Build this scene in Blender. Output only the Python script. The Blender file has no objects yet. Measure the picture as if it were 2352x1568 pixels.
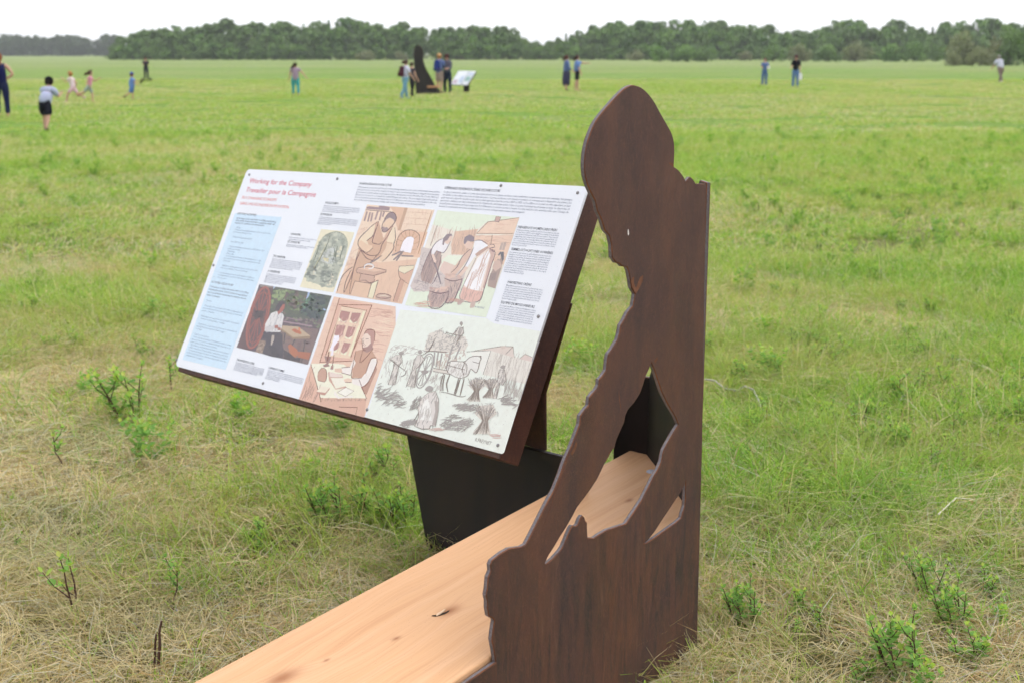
import bpy, bmesh, math, random
import numpy as np
from mathutils import Vector, Matrix
from mathutils.geometry import tessellate_polygon
random.seed(7); RNG = np.random.default_rng(11)
S = bpy.context.scene
COL = S.collection
R = math.radians

# ------------------------------------------------------------------ camera
F_PX, CX, CY = 2940.0, 1176.0, 784.0          # focal length and centre in pixels of a 2352 px wide picture
PITCH = math.atan(662 / F_PX)
CAMZ = 1.9
cam = bpy.data.cameras.new('camera'); camo = bpy.data.objects.new('camera', cam); COL.objects.link(camo)
cam.sensor_width = 36; cam.lens = 36 * F_PX / 2352
cam.clip_start = 0.05; cam.clip_end = 6000
camo.location = (0, 0, CAMZ); camo.rotation_euler = (math.pi / 2 - PITCH, 0, 0)
cam.dof.use_dof = True; cam.dof.focus_distance = 3.3; cam.dof.aperture_fstop = 5.2
S.camera = camo

# ------------------------------------------------------------------ sky, sun, exposure
SUN_EL, SUN_AZ = R(56), R(52)                  # azimuth from +Y towards +X
W = bpy.data.worlds.new('World'); S.world = W; W.use_nodes = True
nt = W.node_tree; nt.nodes.clear()
out = nt.nodes.new('ShaderNodeOutputWorld'); bg = nt.nodes.new('ShaderNodeBackground')
sky = nt.nodes.new('ShaderNodeTexSky'); sky.sky_type = 'NISHITA'; sky.sun_disc = False
sky.sun_elevation = SUN_EL; sky.sun_rotation = SUN_AZ; sky.dust_density = 3.0; sky.air_density = 1.0
mixw = nt.nodes.new('ShaderNodeMix'); mixw.data_type = 'RGBA'; mixw.inputs[0].default_value = 0.86
mixw.inputs[7].default_value = (9.4, 9.5, 10.0, 1)     # closed white cloud cover over the blue
nt.links.new(sky.outputs[0], mixw.inputs[6]); nt.links.new(mixw.outputs[2], bg.inputs[0])
bg.inputs[1].default_value = 0.088
nt.links.new(bg.outputs[0], out.inputs[0])
sun = bpy.data.lights.new('sun', 'SUN'); suno = bpy.data.objects.new('sun', sun); COL.objects.link(suno)
sun.energy = 0.9; sun.angle = R(32); sun.color = (1.0, 0.96, 0.9)
sd = Vector((math.sin(SUN_AZ) * math.cos(SUN_EL), math.cos(SUN_AZ) * math.cos(SUN_EL), math.sin(SUN_EL)))
suno.rotation_euler = sd.to_track_quat('Z', 'Y').to_euler(); suno.location = (20, 10, 30)
S.view_settings.view_transform = 'Standard'; S.view_settings.look = 'None'
S.view_settings.gamma = 1; S.view_settings.exposure = 0.86
S.cycles.max_bounces = 4; S.cycles.diffuse_bounces = 2; S.cycles.glossy_bounces = 2; S.cycles.transmission_bounces = 2; S.cycles.transparent_max_bounces = 4
S.cycles.use_adaptive_sampling = True; S.cycles.adaptive_threshold = 0.035; S.cycles.adaptive_min_samples = 8
S.cycles.use_denoising = True

# ------------------------------------------------------------------ helpers
_c, _s = math.cos(PITCH), math.sin(PITCH)
CAM = Vector((0, 0, CAMZ))
def ray(x, y):
    a = (x - CX) / F_PX; b = -(y - CY) / F_PX
    return Vector((a, _c + b * _s, -_s + b * _c))
def on_plane(x, y, p, n):
    r = ray(x, y); return CAM + r * ((p - CAM).dot(n) / r.dot(n))
def at_z(x, y, z):
    r = ray(x, y); return CAM + r * ((z - CAMZ) / r.z)
def project(P):
    d = Vector(P) - CAM; z = d.y * _c - d.z * _s; u = d.y * _s + d.z * _c
    return CX + F_PX * d.x / z, CY - F_PX * u / z
def lin(h):
    if isinstance(h, str):
        h = h.lstrip('#'); v = [int(h[i:i + 2], 16) / 255 for i in (0, 2, 4)]
    else: v = h
    return tuple(((c + 0.055) / 1.055) ** 2.4 if c > 0.04045 else c / 12.92 for c in v)
def tag(o, label=None, cat=None, group=None, kind=None):
    if label: o['label'] = label
    if cat: o['category'] = cat
    if group: o['group'] = group
    if kind: o['kind'] = kind
    return o
def empty(name, loc, label=None, cat=None, group=None, rz=0):
    o = bpy.data.objects.new(name, None); COL.objects.link(o); o.location = loc; o.rotation_euler = (0, 0, rz)
    o.empty_display_size = 0.1
    return tag(o, label, cat, group)
def link(name, me, parent=None, mats=None, smooth=False):
    if mats is not None:
        me.materials.clear()
        for m in (mats if isinstance(mats, (list, tuple)) else [mats]): me.materials.append(m)
    if smooth: me.polygons.foreach_set('use_smooth', [True] * len(me.polygons))
    o = bpy.data.objects.new(name, me); COL.objects.link(o)
    if parent: o.parent = parent
    return o
def mesh(name, v, f, mats=None, parent=None, smooth=False, off=None):
    if off is not None: v = [tuple(Vector(p) - off) for p in v]
    me = bpy.data.meshes.new(name); me.from_pydata([tuple(p) for p in v], [], f); me.update()
    return link(name, me, parent, mats, smooth)
def bm_obj(name, bm, mats=None, parent=None, smooth=False):
    me = bpy.data.meshes.new(name); bm.to_mesh(me); bm.free()
    return link(name, me, parent, mats, smooth)
def tube_geo(pts, radii, n=6, cap=True):
    """tapered tube along points -> verts, faces"""
    pts = [Vector(p) for p in pts]; V = []; Fc = []
    for i, p in enumerate(pts):
        d = (pts[min(i + 1, len(pts) - 1)] - pts[max(i - 1, 0)]).normalized()
        a = d.orthogonal().normalized() if i == 0 else (a - d * a.dot(d)).normalized()
        b = d.cross(a)
        for k in range(n):
            t = 2 * math.pi * k / n
            V.append(p + (a * math.cos(t) + b * math.sin(t)) * radii[i])
    for i in range(len(pts) - 1):
        for k in range(n):
            Fc.append((i * n + k, i * n + (k + 1) % n, (i + 1) * n + (k + 1) % n, (i + 1) * n + k))
    if cap:
        Fc.append(tuple(range(n))[::-1]); Fc.append(tuple((len(pts) - 1) * n + k for k in range(n)))
    return V, Fc
def merge(parts):
    V, Fc = [], []
    for v, f in parts:
        o = len(V); V += list(v); Fc += [tuple(i + o for i in q) for q in f]
    return V, Fc
def prism(corners_bottom, corners_top):
    n = len(corners_bottom)
    V = list(corners_bottom) + list(corners_top)
    Fc = [tuple(range(n))[::-1], tuple(range(n, 2 * n))]
    for k in range(n): Fc.append((k, (k + 1) % n, n + (k + 1) % n, n + k))
    return V, Fc
def bevel(o, w, seg=2, mi=-1):
    m = o.modifiers.new('bevel', 'BEVEL'); m.width = w; m.segments = seg; m.limit_method = 'ANGLE'; m.angle_limit = R(40)
    if mi >= 0: m.material = mi
    return o
def catmull(pts, k=3, closed=False):
    pts = [Vector((p[0], p[1])) for p in pts]; n = len(pts); o = []
    rng = range(n if closed else n - 1)
    for i in rng:
        if closed: p0, p1, p2, p3 = pts[(i - 1) % n], pts[i], pts[(i + 1) % n], pts[(i + 2) % n]
        else: p0, p1, p2, p3 = pts[max(i - 1, 0)], pts[i], pts[i + 1], pts[min(i + 2, n - 1)]
        for j in range(k):
            t = j / k
            o.append(0.5 * ((2 * p1) + (p2 - p0) * t + (2 * p0 - 5 * p1 + 4 * p2 - p3) * t * t + (3 * p1 - p0 - 3 * p2 + p3) * t ** 3))
    if not closed: o.append(pts[-1])
    return o

# ------------------------------------------------------------------ materials
class NB:
    """small node builder"""
    def __init__(s, name):
        s.m = bpy.data.materials.new(name); s.m.use_nodes = True; s.t = s.m.node_tree; s.t.nodes.clear()
        s.out = s.t.nodes.new('ShaderNodeOutputMaterial')
    def n(s, typ, ins=None, **kw):
        d = s.t.nodes.new('ShaderNode' + typ)
        for k, v in kw.items(): setattr(d, k, v)
        for k, v in (ins or {}).items(): s.set(d, k, v)
        return d
    def set(s, d, k, v):
        sock = d.inputs[k]
        if hasattr(v, 'is_output'): s.t.links.new(v, sock)
        elif isinstance(v, tuple) and len(v) == 3 and sock.type == 'RGBA': sock.default_value = (*v, 1)
        else: sock.default_value = v
    def coord(s, kind='Object', scale=(1, 1, 1), loc=(0, 0, 0), rot=(0, 0, 0)):
        if kind == 'World': v = s.n('NewGeometry').outputs['Position']
        else: v = s.n('TexCoord').outputs[kind]
        return s.n('Mapping', {0: v, 'Scale': scale, 'Location': loc, 'Rotation': rot}).outputs[0]
    def noise(s, vec, scale=5, detail=3, rough=0.55, dist=0):
        return s.n('TexNoise', {'Vector': vec, 'Scale': scale, 'Detail': detail, 'Roughness': rough, 'Distortion': dist}).outputs[0]
    def ramp(s, fac, stops, interp='LINEAR'):
        d = s.n('ValToRGB', {0: fac}); e = d.color_ramp.elements; d.color_ramp.interpolation = interp
        while len(e) < len(stops): e.new(0.5)
        for k, (p, c) in zip(e, stops): k.position = p; k.color = (*c, 1) if isinstance(c, tuple) else (c, c, c, 1)
        return d.outputs[0]
    def mix(s, fac, a, b, blend='MIX'):
        d = s.n('Mix', data_type='RGBA', blend_type=blend, clamp_factor=True)
        for k, v in ((0, fac), (6, a), (7, b)): s.set(d, k, v)
        return d.outputs[2]
    def math(s, op, a, b=0.0):
        d = s.n('Math', operation=op)
        s.set(d, 0, a); s.set(d, 1, b); return d.outputs[0]
    def bump(s, h, strength=0.3, dist=0.01):
        return s.n('Bump', {'Height': h, 'Strength': strength, 'Distance': dist}).outputs[0]
    def done(s, color, rough=0.7, spec=0.3, normal=None, metal=0.0, **kw):
        p = s.n('BsdfPrincipled'); s.set(p, 'Base Color', color); s.set(p, 'Roughness', rough); s.set(p, 'Specular IOR Level', spec); s.set(p, 'Metallic', metal)
        if normal is not None: s.set(p, 'Normal', normal)
        for k, v in kw.items(): s.set(p, k, v)
        s.t.links.new(p.outputs[0], s.out.inputs[0]); return s.m
    def leafy(s, color, trans=0.4, rough=0.6, tint=(1.0, 1.05, 0.55)):
        d = s.n('BsdfPrincipled'); s.set(d, 'Base Color', color); s.set(d, 'Roughness', rough); s.set(d, 'Specular IOR Level', 0.25)
        t = s.n('BsdfTranslucent'); s.set(t, 0, s.mix(1.0, color, tint, 'MULTIPLY'))
        mx = s.n('MixShader', {0: trans}); s.t.links.new(d.outputs[0], mx.inputs[1]); s.t.links.new(t.outputs[0], mx.inputs[2])
        s.t.links.new(mx.outputs[0], s.out.inputs[0]); return s.m

def plain(name, color, rough=0.8, spec=0.2, var=0.12, scale=12):
    b = NB(name); f = b.noise(b.coord('Object'), scale, 3)
    c = lin(color) if isinstance(color, str) else color
    col = b.mix(f, tuple(x * (1 - var * 1.5) for x in c), tuple(min(1, x * (1 + var * 1.5)) for x in c))
    return b.done(col, rough, spec)

def steel_mat():
    b = NB('weathered_steel')
    streak = b.noise(b.coord('Object', (7, 7, 1.8)), 1.0, 5, 0.6, 0.9)
    streak2 = b.noise(b.coord('Object', (22, 22, 3.0), (3, 1, 5)), 1.0, 7, 0.72, 1.1)
    blotch = b.noise(b.coord('Object', (5, 5, 3)), 1.0, 4, 0.6)
    grain = b.noise(b.coord('Object', (1, 1, 1)), 420, 2, 0.6)
    col = b.mix(b.ramp(streak, [(0.36, 0.0), (0.62, 1.0)]), (0.064, 0.030, 0.024), (0.106, 0.042, 0.026))
    col = b.mix(b.ramp(blotch, [(0.45, 0.0), (0.7, 0.6)]), col, (0.048, 0.029, 0.029))
    low = b.ramp(b.n('SeparateXYZ', {0: b.coord('Object')}).outputs[2], [(0.42, 1.0), (0.72, 0.0)])
    dark = b.math('MULTIPLY', b.ramp(streak2, [(0.47, 0.0), (0.62, 0.95)]), b.math('ADD', b.math('MULTIPLY', low, 0.8), 0.08))
    col = b.mix(dark, col, (0.026, 0.021, 0.022))
    lite = b.math('MULTIPLY', b.ramp(streak2, [(0.30, 0.8), (0.42, 0.0)]), b.math('MULTIPLY', low, 0.75))
    col = b.mix(lite, col, (0.17, 0.10, 0.060))
    col = b.mix(b.ramp(grain, [(0.56, 0.0), (0.70, 0.65)]), col, (0.19, 0.095, 0.062))
    col = b.mix(b.ramp(grain, [(0.28, 0.5), (0.40, 0.0)]), col, (0.030, 0.022, 0.022))
    mott = b.noise(b.coord('Object', (1, 1, 0.6)), 95, 4, 0.75)
    col = b.mix(b.ramp(mott, [(0.54, 0.0), (0.70, 0.5)]), col, (0.15, 0.066, 0.038))
    col = b.mix(b.ramp(mott, [(0.28, 0.45), (0.42, 0.0)]), col, (0.034, 0.024, 0.025))
    return b.done(col, b.ramp(blotch, [(0.3, 0.5), (0.7, 0.72)]), 0.35, b.bump(grain, 0.25, 0.002))
STEEL = steel_mat()
def edge_mat():
    b = NB('cut_steel_edge'); n_ = b.noise(b.coord('Object'), 260, 3, 0.7)
    return b.done(b.ramp(n_, [(0.3, (0.07, 0.058, 0.060)), (0.7, (0.20, 0.172, 0.175))]), 0.55, 0.4, b.bump(n_, 0.4, 0.003))
EDGE = edge_mat()
def rust_mat():
    b = NB('rust_rim'); n_ = b.noise(b.coord('Object'), 22, 4, 0.7)
    return b.done(b.ramp(n_, [(0.35, (0.085, 0.042, 0.032)), (0.55, (0.16, 0.062, 0.030)), (0.75, (0.26, 0.10, 0.045))]), 0.8, 0.2)
RUST = rust_mat()
def shade_darkened_steel_mat():  # steel with the deep shade on pedestal and inner plates put into its colour
    b = NB('shade_darkened_steel'); n_ = b.noise(b.coord('Object', (10, 10, 1.2)), 1.0, 4, 0.6)
    return b.done(b.ramp(n_, [(0.35, (0.015, 0.013, 0.013)), (0.7, (0.028, 0.018, 0.016))]), 0.6, 0.3)
DSTEEL = shade_darkened_steel_mat()
BOLT = plain('bolt_zinc', (0.42, 0.43, 0.50), 0.45, 0.5)
BARK = plain('bark', (0.085, 0.060, 0.045), 0.9, 0.1, 0.3, 40)

# ------------------------------------------------------------------ ground
def ground_z(x, y):
    r = math.hypot(x * 0.9, y - 4)
    t = min(1.0, max(0.0, (r - 9) / 26)); t = t * t * (3 - 2 * t)
    z = 0.15 * (1 - t)
    z += 0.018 * math.sin(x * 1.3 + 0.7 * y) * math.sin(y * 0.9 + 1.1) * (1 - t)
    return z
GZ = 0.15
def ground_point(px, py):
    z = GZ
    for _ in range(12):
        p = at_z(px, py, z); z = ground_z(p.x, p.y)
    return at_z(px, py, z)
def build_ground():
    ys = list(np.concatenate([np.linspace(-25, 0, 12)[:-1], np.linspace(0, 12, 49)[:-1], np.linspace(12, 45, 45)[:-1], np.geomspace(45, 4500, 40)]))
    xs0 = np.concatenate([-np.geomspace(3500, 14, 22), np.linspace(-12, 12, 81), np.geomspace(14, 3500, 22)])
    V = []; Fc = []
    for y in ys:
        for x in xs0: V.append((x, y, ground_z(x, y)))
    nx = len(xs0)
    for j in range(len(ys) - 1):
        for i in range(nx - 1): Fc.append((j * nx + i, j * nx + i + 1, (j + 1) * nx + i + 1, (j + 1) * nx + i))
    b = NB('prairie_ground')
    w = b.coord('World')
    big = b.noise(b.coord('World', (0.045, 0.10, 1)), 1.0, 4, 0.6)
    med = b.noise(b.coord('World', (0.30, 0.55, 1)), 1.0, 4, 0.65)
    fine = b.noise(w, 4.5, 6, 0.7)
    vf = b.noise(w, 70, 3, 0.7)
    ysep = b.n('SeparateXYZ', {0: w}).outputs[1]
    col = b.mix(b.ramp(med, [(0.35, 0.0), (0.68, 1.0)]), (0.118, 0.240, 0.036), (0.185, 0.285, 0.052))
    col = b.mix(b.ramp(big, [(0.46, 0.0), (0.70, 0.85)]), col, (0.27, 0.28, 0.115))
    col = b.mix(b.ramp(fine, [(0.50, 0.0), (0.74, 0.55)]), col, (0.29, 0.265, 0.12))
    col = b.mix(b.ramp(fine, [(0.24, 0.55), (0.44, 0.0)]), col, (0.075, 0.150, 0.026))
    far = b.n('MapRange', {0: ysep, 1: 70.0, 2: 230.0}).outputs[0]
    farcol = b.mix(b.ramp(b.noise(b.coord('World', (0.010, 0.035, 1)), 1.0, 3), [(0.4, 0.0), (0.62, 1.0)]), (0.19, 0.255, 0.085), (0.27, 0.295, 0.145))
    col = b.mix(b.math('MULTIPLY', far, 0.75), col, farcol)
    near = b.n('MapRange', {0: ysep, 1: 9.0, 2: 22.0, 3: 1.0, 4: 0.0}).outputs[0]
    soil = b.ramp(vf, [(0.3, (0.06, 0.048, 0.028)), (0.55, (0.16, 0.13, 0.07)), (0.75, (0.26, 0.21, 0.12))])
    col = b.mix(b.math('MULTIPLY', near, 0.85), col, soil)
    hsum = b.math('ADD', b.math('MULTIPLY', fine, 0.7), b.math('MULTIPLY', vf, 0.3))
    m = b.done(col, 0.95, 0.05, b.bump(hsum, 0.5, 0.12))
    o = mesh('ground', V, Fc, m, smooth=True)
    tag(o, kind='structure')
build_ground()

# ------------------------------------------------------------------ grass (stuff)
def grass_mat():
    b = NB('grass_blades')
    a = b.n('Attribute', attribute_name='bc').outputs['Color']
    med = b.noise(b.coord('World', (0.5, 0.8, 1)), 1.0, 3, 0.6)
    col = b.mix(b.ramp(med, [(0.42, 0.0), (0.62, 1.0)]), b.mix(b.ramp(b.noise(b.coord('World', (0.9, 1.3, 1), (4, 9, 0)), 1.0, 3, 0.6), [(0.47, 0.0), (0.64, 0.5)]), a, b.mix(1.0, a, (0.52, 0.74, 0.6), 'MULTIPLY')), b.mix(0.4, a, (0.54, 0.46, 0.22)))
    return b.leafy(col, 0.45, 0.6)
GRASS = grass_mat()
def blade_mesh(name, n, size, straw, lmin, lmax, w, lie, seed, tall=1.0):
    """a tuft patch: n bent ribbon blades on a disc of the given radius; straw = share of dry lying stalks"""
    rg = np.random.default_rng(seed); V = []; Fc = []; Cs = []
    centres = rg.normal(0, size * 0.5, (max(3, n // 40), 2))
    lay = rg.uniform(0, 6.28)
    for i in range(n):
        dry = rg.random() < straw
        if rg.random() < (0.45 if dry else 0.8):
            cc = centres[rg.integers(len(centres))]; x, y = cc + rg.normal(0, size * 0.10, 2)
        else:
            r_ = size * math.sqrt(rg.random()); t = rg.uniform(0, 6.28); x, y = r_ * math.cos(t), r_ * math.sin(t)
        az = (rg.normal(lay, 0.9) if dry else rg.uniform(0, 6.28))
        L = rg.uniform(lmin, lmax) * (1.35 if dry else 1.0)
        if dry and rg.random() < lie:
            e0, e1, e2 = rg.uniform(0.15, 0.7), rg.uniform(-0.15, 0.35), rg.uniform(-0.45, 0.1); z0 = rg.uniform(0.0, 0.035)
        else:
            e0 = rg.uniform(0.45, 1.4); e1 = e0 - rg.uniform(0.15, 0.6); e2 = e1 - rg.uniform(0.2, 0.9); z0 = -0.01
        ww = w * rg.uniform(0.6, 1.3) * (0.70 if dry else 1.0)
        p = np.array([x, y, z0]); d = np.array([math.cos(az), math.sin(az)]); sd_ = np.array([-d[1], d[0], 0.0])
        tw = rg.uniform(-0.8, 0.8); sd_ = sd_ * math.cos(tw) + np.array([0, 0, 1.0]) * math.sin(tw)
        base = len(V)
        for k, (e, wk) in enumerate(((e0, 1.0), (e1, 0.85), (e2, 0.55))):
            V += [tuple(p - sd_ * ww * wk / 2), tuple(p + sd_ * ww * wk / 2)]
            az2 = az + rg.normal(0, 0.25) * k; d = np.array([math.cos(az2), math.sin(az2)])
            p = p + np.array([d[0] * math.cos(e), d[1] * math.cos(e), math.sin(e)]) * L / 3
            if p[2] < 0.004: p[2] = 0.004
        V.append(tuple(p))
        Fc += [(base, base + 1, base + 3, base + 2), (base + 2, base + 3, base + 5, base + 4), (base + 4, base + 5, base + 6)]
        if dry:
            c0 = np.array([0.82, 0.68, 0.46]) * rg.uniform(0.65, 1.2)
            if rg.random() < 0.22: c0 = np.array([0.52, 0.35, 0.17]) * rg.uniform(0.7, 1.2)
            if rg.random() < 0.12: c0 = np.array([0.72, 0.69, 0.63]) * rg.uniform(0.8, 1.1)
            tip = c0 * 1.1
        else:
            g = rg.random()
            c0 = np.array([0.21, 0.45, 0.064]) * (1 - g) + np.array([0.49, 0.64, 0.12]) * g
            c0 = c0 * rg.uniform(0.65, 1.15); tip = c0 * np.array([1.2, 1.08, 1.0])
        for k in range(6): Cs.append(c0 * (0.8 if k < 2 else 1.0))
        Cs.append(tip)
    me = bpy.data.meshes.new(name); me.from_pydata(V, [], Fc)
    at = me.attributes.new('bc', 'FLOAT_COLOR', 'POINT')
    at.data.foreach_set('color', np.column_stack([np.array(Cs), np.ones(len(Cs))]).astype(np.float32).ravel())
    me.materials.append(GRASS)
    return bpy.data.objects.new(name, me)
tuft_col = bpy.data.collections.new('grass_tufts')
SPEC = []
# near: index 0-3 (straw rich .. green), mid 4-6, far 7-9
for k, (st, l0, l1) in enumerate(((0.88, 0.08, 0.22), (0.70, 0.08, 0.23), (0.46, 0.08, 0.26), (0.22, 0.10, 0.30))):
    SPEC.append(('grass_tuft_0%d' % k, 900, 0.30, st, l0, l1, 0.0042, 0.86, 20 + k))
for k, (st, l0, l1) in enumerate(((0.48, 0.07, 0.19), (0.27, 0.07, 0.19), (0.13, 0.09, 0.25))):
    SPEC.append(('grass_tuft_1%d' % k, 1000, 0.75, st, l0, l1, 0.0085, 0.6, 40 + k))
for k, (st, l0, l1) in enumerate(((0.40, 0.06, 0.15), (0.24, 0.06, 0.15), (0.12, 0.07, 0.19))):
    SPEC.append(('grass_tuft_2%d' % k, 1300, 2.2, st, l0, l1, 0.026, 0.5, 60 + k))
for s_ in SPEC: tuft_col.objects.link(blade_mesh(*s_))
def vnoise(x, y, sc, seed=0):
    """smooth value noise in [0,1]"""
    x = x / sc; y = y / sc; xi, yi = math.floor(x), math.floor(y); fx, fy = x - xi, y - yi
    fx = fx * fx * (3 - 2 * fx); fy = fy * fy * (3 - 2 * fy)
    def h(i, j):
        n = math.sin(i * 127.1 + j * 311.7 + seed * 74.7) * 43758.5453; return n - math.floor(n)
    return (h(xi, yi) * (1 - fx) + h(xi + 1, yi) * fx) * (1 - fy) + (h(xi, yi + 1) * (1 - fx) + h(xi + 1, yi + 1) * fx) * fy
def wedge_points(y0, y1, dens, margin):
    A = 0.44 * (y1 * y1 - y0 * y0) + 2 * margin * (y1 - y0); n = int(A * dens); o = []
    st = 1 / math.sqrt(dens); y = y0
    while y < y1:                                   # jittered rows, so that no bare holes are left
        h = 0.44 * y + margin; x = -h + random.uniform(0, st)
        while x < h: o.append((x + random.uniform(-.45, .45) * st, y + random.uniform(-.45, .45) * st)); x += st
        y += st
    return o
P, IDX, ROT, SC = [], [], [], []
def put(x, y, i, s):
    P.append((x, y, ground_z(x, y))); IDX.append(i); ROT.append((0, 0, random.uniform(0, 6.28))); SC.append(s)
for x, y in wedge_points(1.8, 10.5, 10.5, 0.9):
    g = 0.55 * vnoise(x, y, 1.7, 1) + 0.45 * vnoise(x, y, 0.6, 2)
    g += 0.045 * (y - 4.5) + 0.10 * (1 if x > 0.9 else 0) * min(1, (y - 2.5) / 2)
    g += 0.16 if (x < 0.1 and x > -1.6 and y > 4.4) else 0
    g += 0.22 if (x > 0.8 and x < 2.2 and 4.6 < y < 7.0) else 0
    g -= 0.10 * min(1, max(0, -x - .3)) + (0.07 if y < 3.9 else 0)
    i = 0 if g < 0.46 else 1 if g < 0.60 else 2 if g < 0.74 else 3
    put(x, y, i, random.uniform(0.75, 1.2))
for x, y in wedge_points(8.5, 30, 1.7, 1.5):
    g = 0.6 * vnoise(x, y, 4.5, 3) + 0.4 * vnoise(x, y, 1.5, 4) + 0.01 * (y - 12) - (0.10 * max(0, 1 - (y - 8.5) / 9) if x < -1 else 0)
    put(x, y, 4 if g < 0.42 else 5 if g < 0.62 else 6, random.uniform(0.7, 1.15))
for x, y in wedge_points(26, 95, 0.16, 4):
    g = 0.7 * vnoise(x, y * 0.5, 9, 5) + 0.3 * vnoise(x, y, 3, 6)
    put(x, y, 7 if g < 0.40 else 8 if g < 0.62 else 9, random.uniform(0.55, 1.0))
def scatter(name, P, IDX, ROT, SC, coll, label):
    me = bpy.data.meshes.new(name); me.from_pydata(P, [], [])
    a = me.attributes.new('vi', 'INT', 'POINT'); a.data.foreach_set('value', np.array(IDX, np.int32))
    a = me.attributes.new('rot', 'FLOAT_VECTOR', 'POINT'); a.data.foreach_set('vector', np.array(ROT, np.float32).ravel())
    a = me.attributes.new('sc', 'FLOAT', 'POINT'); a.data.foreach_set('value', np.array(SC, np.float32))
    o = bpy.data.objects.new(name, me); COL.objects.link(o)
    g = bpy.data.node_groups.new(name + '_scatter', 'GeometryNodeTree')
    g.interface.new_socket('Geometry', in_out='INPUT', socket_type='NodeSocketGeometry')
    g.interface.new_socket('Geometry', in_out='OUTPUT', socket_type='NodeSocketGeometry')
    gi = g.nodes.new('NodeGroupInput'); go = g.nodes.new('NodeGroupOutput')
    iop = g.nodes.new('GeometryNodeInstanceOnPoints'); ci = g.nodes.new('GeometryNodeCollectionInfo')
    ci.inputs['Collection'].default_value = coll; ci.inputs['Separate Children'].default_value = True; ci.inputs['Reset Children'].default_value = True
    iop.inputs['Pick Instance'].default_value = True
    def attr(nm, dt):
        q = g.nodes.new('GeometryNodeInputNamedAttribute'); q.data_type = dt; q.inputs[0].default_value = nm; return q.outputs[0]
    L = g.links.new
    L(gi.outputs[0], iop.inputs['Points']); L(ci.outputs[0], iop.inputs['Instance'])
    L(attr('vi', 'INT'), iop.inputs['Instance Index']); L(attr('rot', 'FLOAT_VECTOR'), iop.inputs['Rotation']); L(attr('sc', 'FLOAT'), iop.inputs['Scale'])
    L(iop.outputs[0], go.inputs[0])
    md = o.modifiers.new('scatter', 'NODES'); md.node_group = g
    tag(o, label, 'grass', kind='stuff'); return o
scatter('grass', P, IDX, ROT, SC, tuft_col, 'green and straw coloured prairie grass covering the open field')

# ------------------------------------------------------------------ dry grey litter between the grass (stuff)
def litter():
    rg = np.random.default_rng(5); V = []; Fc = []
    def clump(px, py, n, sp, sc=1.0):
        c = ground_point(px, py)
        for _ in range(n):
            x, y = c.x + rg.normal(0, sp), c.y + rg.normal(0, sp * 1.4); z = ground_z(x, y) + rg.uniform(0.01, 0.05)
            t = rg.uniform(0, 6.28); l, w = rg.uniform(0.008, 0.020) * sc, rg.uniform(0.003, 0.006) * sc; b0 = len(V); pt = rg.uniform(-0.8, 0.8)
            d = np.array([math.cos(t) * math.cos(pt), math.sin(t) * math.cos(pt), math.sin(pt)]); s2 = np.array([-math.sin(t), math.cos(t), rg.uniform(-.6, .6)])
            q = np.array([x, y, z])
            V.extend([tuple(q - d * l), tuple(q + s2 * w + np.array([0, 0, .006])), tuple(q + d * l), tuple(q - s2 * w)]); Fc.append((b0, b0 + 1, b0 + 2)); Fc.append((b0, b0 + 2, b0 + 3))
    for px, py, n, sp in ((515, 1225, 26, .035), (500, 1370, 30, .05), (425, 1400, 14, .04), (380, 1395, 20, .06), (250, 1180, 9, .02), (320, 1450, 8, .03), (30, 1530, 14, .05), (70, 1470, 14, .08),
        (2155, 1335, 30, .05), (2110, 1370, 18, .04), (2190, 1320, 16, .04), (2300, 1490, 14, .04), (1690, 1095, 8, .02), (2250, 800, 16, .06), (2270, 700, 12, .06), (2180, 845, 14, .06), (2230, 845, 8, .05),
        (2100, 900, 10, .05), (1990, 845, 9, .05), (2160, 920, 10, .05), (1710, 1430, 8, .03), (240, 1180, 10, .03), (110, 1060, 6, .03), (470, 1140, 8, .03), (590, 1100, 8, .03)):
        clump(px, py, n, sp)
    for _ in range(30):
        y = random.uniform(3.2, 11); x = random.uniform(-.45, .45) * y; px, py = project((x, y, GZ)); clump(px, py, random.randint(2, 6), .03)
    b = NB('grey_litter'); o = mesh('leaf_litter', V, Fc, b.done(b.ramp(b.noise(b.coord('Object'), 60, 2), [(0.35, (0.26, 0.23, 0.20)), (0.65, (0.46, 0.44, 0.43))]), 0.9, 0.1))
    tag(o, 'dry grey leaf litter lying between the grass', 'leaf litter', kind='stuff')
litter()

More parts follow.
